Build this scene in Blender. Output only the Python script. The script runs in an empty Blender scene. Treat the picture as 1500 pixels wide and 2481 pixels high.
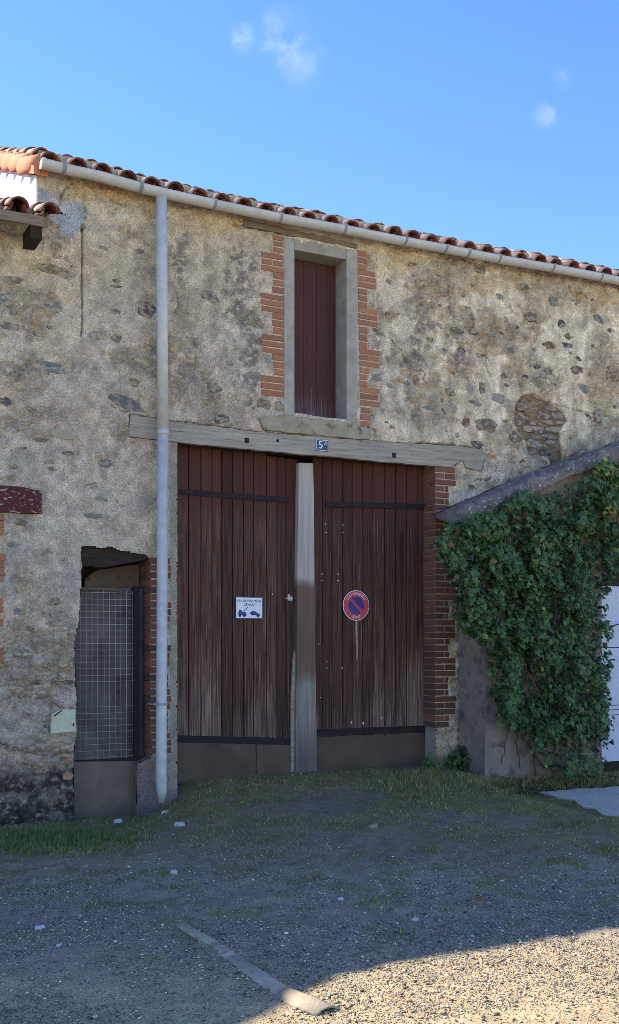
import bpy, math, random
import numpy as np
from mathutils import Matrix, Vector, Euler

random.seed(7)
RNG = np.random.default_rng(11)
SC = bpy.context.scene
COL = SC.collection

# ------------------------------------------------------------------ camera
FPX, CXP, HY = 2600.0, 750.0, 1560.0          # focal length, centre column and horizon row of the photograph
PHI = math.atan(FPX / 5050.0)                 # the camera is turned this far to the right of the wall's normal
DIST, CAMZ = 9.17, 1.53
SP, CP = math.sin(PHI), math.cos(PHI)
cam_d = bpy.data.cameras.new('camera')
cam = bpy.data.objects.new('camera', cam_d)
COL.objects.link(cam)
cam.location = (0, -DIST, CAMZ)
cam.rotation_euler = (math.pi / 2, 0, -PHI)
cam_d.sensor_fit = 'HORIZONTAL'
cam_d.sensor_width = 36.0
cam_d.lens = FPX / 1500.0 * 36.0
cam_d.shift_y = (HY - 1240.5) / 1500.0
cam_d.clip_end = 2000
SC.camera = cam


def W(px, py, y=0.0):
    """photo pixel -> point on the vertical plane at depth y (parallel to the barn front)"""
    a = (px - CXP) / FPX
    t = (y + DIST) / (CP - a * SP)
    return Vector((t * (SP + a * CP), y, CAMZ + (HY - py) / FPX * t))


def WX(px, y=0.0):
    return W(px, 0, y).x


def G(px, py, z=0.0):
    """photo pixel -> point on the horizontal plane at height z"""
    a = (px - CXP) / FPX
    t = (CAMZ - z) * FPX / (py - HY)
    return Vector((t * (SP + a * CP), -DIST + t * (CP - a * SP), z))


def PIX(x, y, z):
    dx, dy = x, y + DIST
    d = dx * SP + dy * CP
    r = dx * CP - dy * SP
    return CXP + FPX * r / d, HY - FPX * (z - CAMZ) / d


# ------------------------------------------------------------------ sky, sun, exposure
SUN_EL, SUN_AZ = math.radians(42.4), math.radians(42)   # sun behind the barn, to the left of its normal
world = bpy.data.worlds.new('World')
SC.world = world
world.use_nodes = True
wn = world.node_tree
wn.nodes.clear()
w_out = wn.nodes.new('ShaderNodeOutputWorld')
w_bg = wn.nodes.new('ShaderNodeBackground')
w_sky = wn.nodes.new('ShaderNodeTexSky')
w_sky.sky_type = 'NISHITA'
w_sky.sun_disc = False
w_sky.sun_elevation = SUN_EL
w_sky.sun_rotation = -SUN_AZ
w_sky.altitude = 50
w_sky.air_density = 1.0
w_sky.dust_density = 0.0
w_sky.ozone_density = 2.5
w_bg.inputs['Strength'].default_value = 0.104
SUN_STRENGTH, EXPOSURE = 3.0, 1.72
w_geo = wn.nodes.new('ShaderNodeTexCoord')


def wmath(op, a, b=None):
    n = wn.nodes.new('ShaderNodeMath')
    n.operation = op
    for i, v in enumerate((a, b)):
        if v is None:
            continue
        if isinstance(v, (int, float)):
            n.inputs[i].default_value = v
        else:
            wn.links.new(v, n.inputs[i])
    return n.outputs[0]


cl_noise = wn.nodes.new('ShaderNodeTexNoise')
cl_noise.inputs['Scale'].default_value = 48
cl_noise.inputs['Distortion'].default_value = 0.6
cl_noise.inputs['Detail'].default_value = 3
cl_noise.inputs['Roughness'].default_value = 0.65
wn.links.new(w_geo.outputs['Generated'], cl_noise.inputs['Vector'])
cl_sum = None
for (px, py, rad, amt) in ((590, 92, 34, .36), (668, 66, 40, .34), (648, 100, 32, .32), (708, 120, 54, .38), (740, 150, 50, .2),
                           (720, 172, 46, .16), (1325, 277, 34, .3), (1358, 192, 28, .12), (690, 95, 70, .2)):
    d = (W(px, py, 0) - cam.location).normalized()
    vd = wn.nodes.new('ShaderNodeVectorMath')
    vd.operation = 'DISTANCE'
    wn.links.new(w_geo.outputs['Generated'], vd.inputs[0])
    vd.inputs[1].default_value = d
    mr = wn.nodes.new('ShaderNodeMapRange')
    mr.interpolation_type = 'SMOOTHERSTEP'
    wn.links.new(vd.outputs['Value'], mr.inputs[0])
    mr.inputs[1].default_value = 0
    mr.inputs[2].default_value = rad / FPX * 1.25
    mr.inputs[3].default_value = amt
    mr.inputs[4].default_value = 0
    cl_sum = mr.outputs[0] if cl_sum is None else wmath('MAXIMUM', cl_sum, mr.outputs[0])
nz = wn.nodes.new('ShaderNodeMapRange')
wn.links.new(cl_noise.outputs['Fac'], nz.inputs[0])
nz.inputs[1].default_value = 0.36
nz.inputs[2].default_value = 0.66
cl_fac = wmath('MULTIPLY', wmath('MULTIPLY', cl_sum, nz.outputs[0]), .52)
w_hsv = wn.nodes.new('ShaderNodeHueSaturation')
w_hsv.inputs['Saturation'].default_value = 1.24
w_hsv.inputs['Hue'].default_value = 0.517
wn.links.new(w_sky.outputs[0], w_hsv.inputs['Color'])
w_mix = wn.nodes.new('ShaderNodeMix')
w_mix.data_type = 'RGBA'
wn.links.new(cl_fac, w_mix.inputs[0])
wn.links.new(w_hsv.outputs[0], w_mix.inputs[6])
w_mix.inputs[7].default_value = (5.2, 5.6, 6.2, 1)
wn.links.new(w_mix.outputs[2], w_bg.inputs['Color'])
wn.links.new(w_bg.outputs[0], w_out.inputs[0])

sun_d = bpy.data.lights.new('sun', 'SUN')
sun_d.energy = SUN_STRENGTH
sun_d.angle = math.radians(0.53)
sun_d.color = (1.0, 0.965, 0.90)
sun = bpy.data.objects.new('sun', sun_d)
COL.objects.link(sun)
SUN_DIR = Vector((math.sin(SUN_AZ) * math.cos(SUN_EL), -math.cos(SUN_AZ) * math.cos(SUN_EL), -math.sin(SUN_EL)))
sun.rotation_euler = SUN_DIR.to_track_quat('-Z', 'Y').to_euler()
sun.location = (0, 20, 20)

SC.view_settings.view_transform = 'Standard'
SC.view_settings.look = 'None'
SC.view_settings.gamma = 1
SC.view_settings.exposure = EXPOSURE
SC.view_settings.use_curve_mapping = False
SC.render.engine = 'CYCLES'
SC.cycles.max_bounces = 6
SC.cycles.use_denoising = True
SC.cycles.denoiser = 'OPENIMAGEDENOISE'
SC.cycles.denoising_input_passes = 'RGB_ALBEDO_NORMAL'
SC.cycles.denoising_prefilter = 'NONE'
SC.cycles.use_adaptive_sampling = False
SC.cycles.filter_width = 0.8


# ------------------------------------------------------------------ helpers: noise, meshes, objects, materials
def lin(r, g, b):
    f = lambda c: ((c / 255 + .055) / 1.055) ** 2.4 if c > 10 else c / 255 / 12.92
    return np.array([f(r), f(g), f(b)])


_T = np.random.default_rng(5).random((256, 256))


def vn(x, y, s=0):
    x = np.asarray(x, float) + s * 37.17
    y = np.asarray(y, float) + s * 91.73
    xi, yi = np.floor(x).astype(int), np.floor(y).astype(int)
    fx, fy = x - xi, y - yi
    fx, fy = fx * fx * (3 - 2 * fx), fy * fy * (3 - 2 * fy)
    a, b = _T[xi & 255, yi & 255], _T[(xi + 1) & 255, yi & 255]
    c, d = _T[xi & 255, (yi + 1) & 255], _T[(xi + 1) & 255, (yi + 1) & 255]
    return (a * (1 - fx) + b * fx) * (1 - fy) + (c * (1 - fx) + d * fx) * fy


def fbm(x, y, s=0, o=4, g=.5):
    r, a, t = 0, 1, 0
    for k in range(o):
        r = r + a * vn(x * 2 ** k, y * 2 ** k, s + k)
        t += a
        a *= g
    return r / t


def sst(e0, e1, v):
    t = np.clip((v - e0) / (e1 - e0), 0, 1)
    return t * t * (3 - 2 * t)


def np_mesh(name, V, F, col=None, smooth=False):
    V = np.asarray(V, np.float32)
    F = np.asarray(F, np.int32)
    me = bpy.data.meshes.new(name)
    m, k = F.shape
    me.vertices.add(len(V))
    me.vertices.foreach_set('co', V.ravel())
    me.loops.add(m * k)
    me.loops.foreach_set('vertex_index', F.ravel())
    me.polygons.add(m)
    me.polygons.foreach_set('loop_start', np.arange(0, m * k, k, dtype=np.int32))
    me.update(calc_edges=True)
    if smooth:
        me.polygons.foreach_set('use_smooth', np.ones(m, bool))
    if col is not None:
        at = me.attributes.new('Col', 'FLOAT_COLOR', 'POINT')
        c = np.ones((len(V), 4), np.float32)
        c[:, :3] = col
        at.data.foreach_set('color', c.ravel())
    me.validate()
    return me


class MB:
    def __init__(s):
        s.v, s.f = [], []

    def add(s, vs, fs):
        n = len(s.v)
        s.v += [tuple(v) for v in vs]
        s.f += [tuple(i + n for i in f) for f in fs]

    def box(s, x0, x1, y0, y1, z0, z1):
        s.add([(x0, y0, z0), (x1, y0, z0), (x1, y1, z0), (x0, y1, z0), (x0, y0, z1), (x1, y0, z1), (x1, y1, z1), (x0, y1, z1)],
              [(0, 3, 2, 1), (4, 5, 6, 7), (0, 1, 5, 4), (1, 2, 6, 5), (2, 3, 7, 6), (3, 0, 4, 7)])

    def prism(s, poly, y0, y1):
        """outline in (x, z), clockwise or not, extruded from y0 (front) to y1"""
        n = len(poly)
        ar = sum(poly[i][0] * poly[(i + 1) % n][1] - poly[(i + 1) % n][0] * poly[i][1] for i in range(n))
        if ar < 0:
            poly = poly[::-1]
        vs = [(p[0], y0, p[1]) for p in poly] + [(p[0], y1, p[1]) for p in poly]
        fs = [tuple(range(n)), tuple(range(2 * n - 1, n - 1, -1))]
        fs += [(i, i + n, (i + 1) % n + n, (i + 1) % n) for i in range(n)]
        s.add(vs, fs)

    def tube(s, pts, r, n=8, cap=True):
        pts = [Vector(p) for p in pts]
        rs = r if isinstance(r, (list, tuple)) else [r] * len(pts)
        base = len(s.v)
        up = Vector((0, 0, 1))
        for i, p in enumerate(pts):
            d = (pts[min(i + 1, len(pts) - 1)] - pts[max(i - 1, 0)]).normalized()
            u = d.cross(up)
            if u.length < .05:
                u = d.cross(Vector((1, 0, 0)))
            u.normalize()
            w = d.cross(u)
            for k in range(n):
                a = 2 * math.pi * k / n
                s.v.append(tuple(p + (u * math.cos(a) + w * math.sin(a)) * rs[i]))
        for i in range(len(pts) - 1):
            for k in range(n):
                a, b = base + i * n + k, base + i * n + (k + 1) % n
                s.f.append((a, a + n, b + n, b))
        if cap:
            s.f.append(tuple(base + k for k in range(n)))
            s.f.append(tuple(base + (len(pts) - 1) * n + k for k in range(n - 1, -1, -1)))

    def mesh(s, name, smooth=False):
        me = bpy.data.meshes.new(name)
        me.from_pydata(s.v, [], s.f)
        me.update()
        if smooth:
            me.polygons.foreach_set('use_smooth', np.ones(len(me.polygons), bool))
        return me


WLOC = {}


def add(name, me, m, parent=None, loc=(0, 0, 0), rot=(0, 0, 0), scale=(1, 1, 1), label=None, cat=None, group=None, kind=None):
    """link a mesh; loc/rot/scale are world values, also for children"""
    o = bpy.data.objects.new(name, me)
    COL.objects.link(o)
    if me is not None and m is not None and not me.materials:
        me.materials.append(m)
    o.location, o.rotation_euler, o.scale = loc, rot, scale
    WLOC[o] = Vector(loc)
    if parent is not None:
        o.parent = parent
        o.matrix_parent_inverse = Matrix.Translation(-WLOC[parent])
    for k, v in (('label', label), ('category', cat), ('group', group), ('kind', kind)):
        if v:
            o[k] = v
    return o


def thing(name, label, cat, loc, group=None):
    return add(name, None, None, None, loc, label=label, cat=cat, group=group)


def bevel(o, w, seg=2):
    b = o.modifiers.new('bevel', 'BEVEL')
    b.width, b.segments, b.limit_method = w, seg, 'ANGLE'
    return o


class NT:
    def __init__(s, name):
        s.m = bpy.data.materials.new(name)
        s.m.use_nodes = True
        s.t = s.m.node_tree
        s.b = s.t.nodes['Principled BSDF']
        s.tc = s.t.nodes.new('ShaderNodeTexCoord')
        s.oi = s.t.nodes.new('ShaderNodeObjectInfo')

    def link(s, v, sock):
        if isinstance(v, bpy.types.NodeSocket):
            s.t.links.new(v, sock)
        elif isinstance(v, (int, float)):
            sock.default_value = v
        else:
            v = tuple(float(q) for q in v)
            sock.default_value = v + (1,) if len(v) == 3 and sock.type == 'RGBA' else v

    def math(s, op, a, b=0.0, clamp=False):
        n = s.t.nodes.new('ShaderNodeMath')
        n.operation, n.use_clamp = op, clamp
        s.link(a, n.inputs[0])
        s.link(b, n.inputs[1])
        return n.outputs[0]

    def coord(s, stretch=(1, 1, 1), rand=True):
        mp = s.t.nodes.new('ShaderNodeMapping')
        s.t.links.new(s.tc.outputs['Object'], mp.inputs[0])
        mp.inputs['Scale'].default_value = stretch
        if rand:
            cb = s.t.nodes.new('ShaderNodeCombineXYZ')
            for i, k in enumerate((17.0, 31.0, 53.0)):
                s.t.links.new(s.math('MULTIPLY', s.oi.outputs['Random'], k), cb.inputs[i])
            s.t.links.new(cb.outputs[0], mp.inputs['Location'])
        return mp.outputs[0]

    def noise(s, scale, detail=4, rough=.55, vec=None, out='Fac'):
        n = s.t.nodes.new('ShaderNodeTexNoise')
        s.link(vec if vec is not None else s.coord(), n.inputs['Vector'])
        n.inputs['Scale'].default_value = scale
        n.inputs['Detail'].default_value = detail
        n.inputs['Roughness'].default_value = rough
        return n.outputs[out]

    def voro(s, scale, vec=None, out='Distance'):
        n = s.t.nodes.new('ShaderNodeTexVoronoi')
        s.link(vec if vec is not None else s.coord(), n.inputs['Vector'])
        n.inputs['Scale'].default_value = scale
        return n.outputs[out]

    def rng(s, v, a, b, c=0.0, d=1.0):
        n = s.t.nodes.new('ShaderNodeMapRange')
        s.link(v, n.inputs[0])
        for i, q in enumerate((a, b, c, d)):
            n.inputs[i + 1].default_value = q
        return n.outputs[0]

    def mix(s, f, a, b, mode='MIX'):
        n = s.t.nodes.new('ShaderNodeMix')
        n.data_type, n.blend_type = 'RGBA', mode
        s.link(f, n.inputs[0])
        s.link(a, n.inputs[6])
        s.link(b, n.inputs[7])
        return n.outputs[2]

    def ramp(s, v, stops):
        n = s.t.nodes.new('ShaderNodeValToRGB')
        e = n.color_ramp.elements
        while len(e) < len(stops):
            e.new(.5)
        for q, (p, c) in zip(e, stops):
            q.position = p
            q.color = tuple(c) + (1,)
        s.link(v, n.inputs[0])
        return n.outputs[0]

    def attr(s, name='Col'):
        n = s.t.nodes.new('ShaderNodeAttribute')
        n.attribute_name = name
        return n.outputs['Color']

    def posz(s):
        g = s.t.nodes.new('ShaderNodeNewGeometry')
        x = s.t.nodes.new('ShaderNodeSeparateXYZ')
        s.t.links.new(g.outputs['Position'], x.inputs[0])
        return x.outputs[2]

    def done(s, color, rough=.85, bump=None, bs=.4, bd=.01, spec=.3):
        s.link(color, s.b.inputs['Base Color'])
        s.link(rough, s.b.inputs['Roughness'])
        s.b.inputs['Specular IOR Level'].default_value = spec
        if bump is not None:
            n = s.t.nodes.new('ShaderNodeBump')
            n.inputs['Strength'].default_value = bs
            n.inputs['Distance'].default_value = bd
            s.link(bump, n.inputs['Height'])
            s.t.links.new(n.outputs[0], s.b.inputs['Normal'])
        return s.m


def m_rough(name, c1, c2, scale=8, rough=.9, bump=60, bs=.5, c3=None, s3=30, t3=(.6, .7), rnd=.25, stretch=(1, 1, 1), spec=.25, bd=.01):
    """two tones mixed by noise, an optional third in spots, a little different on each object"""
    n = NT(name)
    v = n.coord(stretch)
    c = n.mix(n.rng(n.noise(scale, 5, .6, v), .3, .7), c1, c2)
    if c3 is not None:
        c = n.mix(n.rng(n.noise(s3, 4, .6, v), t3[0], t3[1]), c, c3)
    if rnd:
        k = n.rng(n.oi.outputs['Random'], 0, 1, 1 - rnd, 1 + rnd)
        cc = n.t.nodes.new('ShaderNodeCombineXYZ')
        for i in range(3):
            n.t.links.new(k, cc.inputs[i])
        c = n.mix(1.0, c, cc.outputs[0], 'MULTIPLY')
    fine = n.noise(bump, 4, .65, v)
    c = n.mix(n.rng(fine, .35, .7, 0, .35), c, np.asarray(c1) * .45)
    return n.done(c, rough, fine, bs, bd, spec)


def m_wall(name):
    """old lime render: colour from the wall's own stains, sand and pebbles in it"""
    n = NT(name)
    v = n.coord(rand=False)
    base = n.attr()
    big = n.noise(9, 5, .65, v)
    base = n.mix(1.0, base, n.ramp(big, [(.25, (.66, .66, .67)), (.5, (.95, .95, .95)), (.75, (1.28, 1.26, 1.22))]), 'MULTIPLY')
    g1 = n.noise(95, 3, .75, v)
    base = n.mix(1.0, base, n.ramp(g1, [(.28, (.32, .32, .33)), (.44, (.86, .86, .86)), (.57, (1.12, 1.12, 1.1)), (.69, (1.9, 1.86, 1.78))]), 'MULTIPLY')
    cell = n.voro(120, v)
    pick = n.noise(47, 2, .5, v)
    base = n.mix(n.math('MULTIPLY', n.rng(cell, .3, .2), n.rng(pick, .58, .63)), base, lin(205, 200, 190))
    base = n.mix(n.math('MULTIPLY', n.rng(cell, .3, .2), n.rng(pick, .41, .36)), base, lin(48, 44, 42))
    h = n.math('ADD', n.math('MULTIPLY', g1, .7), n.math('MULTIPLY', n.noise(22, 4, .6, v), .8))
    return n.done(base, .95, h, .75, .014, .15)


def m_vcol(name, rough=.9, bump=90, bs=.5, lo=.55, hi=1.4, spec=.2):
    n = NT(name)
    v = n.coord(rand=False)
    c = n.attr()
    g = n.noise(bump, 4, .7, v)
    c = n.mix(1.0, c, n.ramp(g, [(.3, (lo,) * 3), (.5, (1, 1, 1)), (.72, (hi,) * 3)]), 'MULTIPLY')
    return n.done(c, rough, g, bs, .01, spec)


# ------------------------------------------------------------------ materials
MAT = {}
MAT['wall'] = m_wall('lime_render')
MAT['ground'] = m_vcol('ground_gravel', .95, 110, .9, .45, 1.6)
MAT['pebble'] = m_vcol('pebbles', .85, 60, .2, .8, 1.2)
MAT['mortar'] = m_rough('brick_mortar', lin(184, 168, 148), lin(142, 128, 112), 20, bump=120, rnd=0)
MAT['reveal'] = m_rough('reveal_render', lin(128, 118, 106), lin(96, 90, 84), 12, bump=90, rnd=0, c3=lin(60, 56, 52), s3=9)


def m_brick(name, stops, dirt):
    n = NT(name)
    v = n.coord()
    c = n.ramp(n.oi.outputs['Random'], stops)
    c = n.mix(n.rng(n.noise(14, 5, .65, v), .4, .66, 0, .8), c, dirt)
    c = n.mix(n.rng(n.noise(30, 4, .7, v), .6, .7, 0, .6), c, lin(190, 172, 148))
    f = n.noise(90, 4, .7, v)
    c = n.mix(1.0, c, n.ramp(f, [(.3, (.6, .6, .6)), (.5, (1, 1, 1)), (.7, (1.3, 1.3, 1.3))]), 'MULTIPLY')
    return n.done(c, .9, f, .5, .008, .2)


MAT['brick_orange'] = m_brick('orange_brick', [(0, lin(176, 112, 80)), (.35, lin(158, 100, 76)), (.6, lin(188, 126, 86)), (.8, lin(142, 94, 74)), (1, lin(180, 116, 82))], lin(140, 112, 94))
MAT['brick_red'] = m_brick('red_brick', [(0, lin(146, 90, 68)), (.3, lin(128, 76, 60)), (.55, lin(156, 98, 72)), (.75, lin(100, 74, 62)), (.9, lin(88, 74, 67)), (1, lin(138, 86, 66))], lin(100, 82, 70))
MAT['brick_soot'] = m_brick('sooty_brick', [(0, lin(120, 76, 60)), (.3, lin(104, 68, 56)), (.55, lin(130, 86, 64)), (.75, lin(82, 66, 60)), (1, lin(116, 76, 60))], lin(78, 68, 62))
MAT['tile'] = m_rough('terracotta_tile', lin(142, 80, 58), lin(106, 60, 47), 9, bump=70, bs=.4, c3=lin(176, 156, 140), s3=14, t3=(.54, .7), rnd=.22)
MAT['tile_top'] = m_rough('pale_tile_top', lin(206, 172, 148), lin(180, 138, 112), 9, bump=70, bs=.4, c3=lin(216, 202, 186), s3=14, t3=(.5, .66), rnd=.15)
MAT['tile_end'] = m_rough('terracotta_tile_new', lin(206, 140, 98), lin(190, 120, 84), 6, bump=60, bs=.25, rnd=.12)
MAT['pvc'] = m_rough('grey_pvc', lin(204, 199, 190), lin(192, 188, 180), 3, .45, bump=12, bs=.03, rnd=.02, c3=lin(150, 152, 152), s3=4, t3=(.62, .85), spec=.4)
MAT['pvc_seam'] = m_rough('grey_pvc_bracket', lin(150, 154, 160), lin(140, 144, 150), 3, .45, bump=12, bs=.03, rnd=.05, spec=.4)
MAT['white_wall'] = m_rough('white_paint', lin(240, 238, 232), lin(228, 226, 220), 4, .8, bump=40, bs=.15, rnd=0)
MAT['beam'] = m_rough('weathered_oak', lin(190, 177, 158), lin(146, 134, 118), 7, .9, bump=22, bs=1.0, c3=lin(82, 72, 64), s3=9, t3=(.58, .72), stretch=(.35, 3, 7), rnd=0)
MAT['concrete'] = m_rough('cast_concrete', lin(176, 168, 152), lin(142, 135, 122), 7, .9, bump=70, bs=.4, c3=lin(172, 158, 122), s3=4, t3=(.58, .76), rnd=.08)
MAT['sill'] = m_rough('mossy_cement', lin(176, 164, 136), lin(142, 132, 112), 8, .95, bump=60, bs=.7, c3=lin(92, 86, 62), s3=12, t3=(.55, .68), rnd=0)
MAT['dark_wood'] = m_rough('dark_old_wood', lin(70, 58, 48), lin(40, 33, 28), 6, .9, bump=40, bs=.8, stretch=(1, 3, 8), rnd=.15)
MAT['eave_wood'] = m_rough('eave_wood', lin(152, 132, 112), lin(112, 95, 81), 6, .9, bump=40, bs=.6, stretch=(1, 3, 8), rnd=.15)
MAT['iron'] = m_rough('rusty_iron', lin(48, 38, 38), lin(36, 30, 32), 12, .75, bump=60, bs=.4, c3=lin(70, 46, 38), s3=10, t3=(.55, .75), rnd=.1)
MAT['plate'] = m_rough('rusty_sheet', lin(112, 93, 77), lin(82, 68, 57), 3.5, .8, bump=50, bs=.25, c3=lin(102, 82, 66), s3=5, t3=(.5, .75), rnd=.12)
MAT['wire'] = m_rough('galvanised_wire', lin(196, 188, 178), lin(160, 152, 144), 12, .5, bump=60, bs=.1, rnd=.15, spec=.5)
MAT['dust_panel'] = m_rough('dusty_dark_panel', lin(114, 106, 101), lin(78, 72, 69), 4, .8, bump=50, bs=.3, c3=lin(40, 36, 36), s3=5, t3=(.55, .75), rnd=.1)
MAT['infill'] = m_rough('dark_cement', lin(132, 114, 97), lin(104, 91, 79), 6, .95, bump=60, bs=.4, rnd=0)
MAT['tan_board'] = m_rough('tan_board', lin(120, 100, 80), lin(90, 76, 64), 5, .9, bump=60, bs=.4, c3=lin(56, 50, 46), s3=16, rnd=.1)
MAT['lintel_red'] = m_rough('peeling_red_paint', lin(98, 46, 46), lin(78, 38, 40), 7, .8, bump=60, bs=.6, c3=lin(168, 148, 142), s3=26, t3=(.56, .64), stretch=(1, 1, 2.2), rnd=0)
MAT['cream'] = m_rough('cream_plastic', lin(206, 204, 172), lin(196, 192, 160), 5, .55, bump=30, bs=.05, rnd=0, spec=.4)
MAT['white_enamel'] = m_rough('white_enamel', lin(226, 228, 232), lin(216, 220, 226), 4, .35, bump=20, bs=.03, rnd=0, spec=.5)
MAT['blue_enamel'] = m_rough('blue_enamel', lin(38, 46, 92), lin(32, 40, 80), 4, .35, bump=20, bs=.03, rnd=0, spec=.5)
MAT['sign_blue'] = m_rough('sign_blue', lin(24, 30, 128), lin(20, 26, 112), 4, .4, bump=20, bs=.03, rnd=0, spec=.4)
MAT['sign_red'] = m_rough('sign_red', lin(206, 52, 72), lin(190, 46, 66), 4, .4, bump=20, bs=.03, rnd=0, spec=.4)
MAT['slab'] = m_rough('pale_concrete', lin(226, 208, 178), lin(200, 182, 154), 5, .9, bump=60, bs=.4, c3=lin(120, 116, 110), s3=9, t3=(.6, .75), rnd=0)
MAT['shed_wall'] = m_rough('grey_cement_render', lin(158, 144, 128), lin(124, 113, 100), 5, .95, bump=50, bs=.8, c3=lin(88, 82, 76), s3=6, t3=(.52, .68), rnd=0)
MAT['coping'] = m_rough('lichened_mortar', lin(142, 132, 124), lin(100, 92, 86), 9, .95, bump=80, bs=1.0, c3=lin(206, 200, 190), s3=30, t3=(.6, .66), rnd=0)
MAT['white_door'] = m_rough('white_boards', lin(206, 210, 220), lin(190, 196, 208), 3, .7, bump=30, bs=.1, c3=lin(150, 150, 152), s3=8, t3=(.62, .8), stretch=(3, 1, 1), rnd=.04)
MAT['stem'] = m_rough('ivy_stem', lin(110, 92, 74), lin(80, 66, 54), 10, .9, bump=60, rnd=.2)
MAT['crack_stone'] = MAT['reveal']


def m_leaf(name, c1, c2, c3):
    n = NT(name)
    r = n.attr()
    sep = n.t.nodes.new('ShaderNodeSeparateColor')
    n.t.links.new(r, sep.inputs[0])
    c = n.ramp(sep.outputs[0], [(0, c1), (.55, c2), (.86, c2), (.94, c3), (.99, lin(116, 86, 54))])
    n.b.inputs['Subsurface Weight'].default_value = 0
    return n.done(c, .5, None, spec=.32)


MAT['ivy'] = m_leaf('ivy_leaf', lin(24, 37, 21), lin(70, 96, 48), lin(142, 152, 68))
MAT['grass'] = m_vcol('grass_blades', .7, 40, 0, .9, 1.1, .25)


def m_plank(name):
    n = NT(name)
    v = n.coord((26, 26, 1.1))
    v2 = n.coord((90, 90, 2.2))
    z = n.posz()
    streak = n.noise(1.0, 5, .65, v)
    fine = n.noise(1.0, 4, .7, v2)
    red = n.mix(n.rng(streak, .3, .7), lin(84, 51, 46), lin(66, 42, 38))
    old = n.mix(n.rng(fine, .36, .64), lin(46, 32, 30), lin(100, 74, 65))
    old = n.mix(n.rng(n.noise(1.0, 3, .6, n.coord((130, 130, 1.6))), .6, .7, 0, .8), old, lin(150, 132, 120))
    old = n.mix(n.rng(streak, .46, .66, 0, .5), old, lin(72, 50, 46))
    grey = n.mix(n.rng(fine, .35, .7), lin(60, 52, 49), lin(150, 136, 126))
    ht = n.rng(z, 3.0, 2.5)                       # paint lasts under the lintel, and goes where rain reaches
    f1 = n.rng(n.math('ADD', n.math('MULTIPLY', ht, .85), n.math('MULTIPLY', n.math('ADD', fine, streak), .5)), .72, 1.08)
    c = n.mix(f1, red, old)
    low = n.rng(z, 1.95, .55)
    rv = n.rng(n.oi.outputs['Random'], 0, 1, -.16, .14)
    f2 = n.rng(n.math('ADD', n.math('ADD', n.math('MULTIPLY', low, .42), rv), n.math('MULTIPLY', n.math('ADD', fine, streak), .5)), .74, .96, 0, .8)
    c = n.mix(f2, c, grey)
    k = n.rng(n.oi.outputs['Random'], 0, 1, .72, 1.2)
    cc = n.t.nodes.new('ShaderNodeCombineXYZ')
    for i in range(3):
        n.t.links.new(k, cc.inputs[i])
    c = n.mix(1.0, c, cc.outputs[0], 'MULTIPLY')
    c = n.mix(1.0, c, (1.2, 1.02, .86), 'MULTIPLY')
    return n.done(c, .8, n.math('ADD', fine, streak), .7, .006, .25)


MAT['plank'] = m_plank('old_red_plank')


def m_shutter():
    n = NT('shutter_paint')
    v = n.coord((40, 40, 1.2))
    z = n.posz()
    st = n.noise(1.0, 5, .65, v)
    red = n.mix(n.rng(st, .3, .7), lin(90, 51, 45), lin(66, 38, 36))
    grey = n.mix(n.rng(n.noise(1.0, 3, .7, n.coord((120, 120, 3))), .35, .65), lin(60, 50, 52), lin(142, 128, 128))
    low = n.rng(z, 4.45, 3.58)
    f = n.rng(n.math('ADD', n.math('MULTIPLY', low, .62), n.math('MULTIPLY', st, .9)), .82, 1.04, 0, .85)
    k = n.rng(n.oi.outputs['Random'], 0, 1, .62, 1.15)
    cc = n.t.nodes.new('ShaderNodeCombineXYZ')
    for i in range(3):
        n.t.links.new(k, cc.inputs[i])
    return n.done(n.mix(1.0, n.mix(f, red, grey), cc.outputs[0], 'MULTIPLY'), .7, st, .5, .006, .3)


MAT['shutter'] = m_shutter()


def m_post():
    n = NT('patched_post_paint')
    v = n.coord((30, 30, 1.5), rand=False)
    z = n.posz()
    st = n.noise(1.0, 5, .7, v)
    pale = n.mix(n.rng(st, .3, .7), lin(190, 178, 164), lin(158, 146, 134))
    brown = n.mix(n.rng(st, .3, .7), lin(122, 98, 80), lin(96, 78, 66))
    grey = n.mix(n.rng(st, .3, .7), lin(156, 144, 130), lin(106, 96, 87))
    zz = n.math('ADD', z, n.math('MULTIPLY', n.noise(9, 3, .6, n.coord(rand=False)), .12))
    c = n.mix(n.rng(zz, 2.25, 2.13), pale, brown)
    c = n.mix(n.rng(zz, 1.32, 1.18), c, grey)
    c = n.mix(n.rng(zz, .85, .5, 0, .6), c, lin(72, 66, 68))
    return n.done(c, .8, st, .5, .005, .25)


MAT['post'] = m_post()
STONE_COL = {
    'ochre': (lin(140, 112, 70), lin(104, 84, 56)), 'rust': (lin(144, 112, 82), lin(112, 84, 64)), 'olive': (lin(134, 122, 98), lin(106, 96, 78)),
    'slate': (lin(126, 124, 122), lin(102, 102, 102)), 'dark': (lin(104, 96, 90), lin(78, 72, 68)), 'brown': (lin(132, 114, 96), lin(102, 88, 76)),
    'grey': (lin(146, 138, 126), lin(118, 112, 104)), 'pale': (lin(176, 170, 146), lin(150, 146, 128)), 'purple': (lin(116, 94, 88), lin(88, 72, 69)),
    'brick': (lin(190, 136, 94), lin(164, 108, 74))}
for k, (a, b) in STONE_COL.items():
    MAT['st_' + k] = m_rough('stone_' + k, a, b, 14, .9, bump=70, bs=.7, c3=lin(164, 150, 128), s3=16, t3=(.46, .56), rnd=.18, stretch=(1, 1, 1.6))

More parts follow.
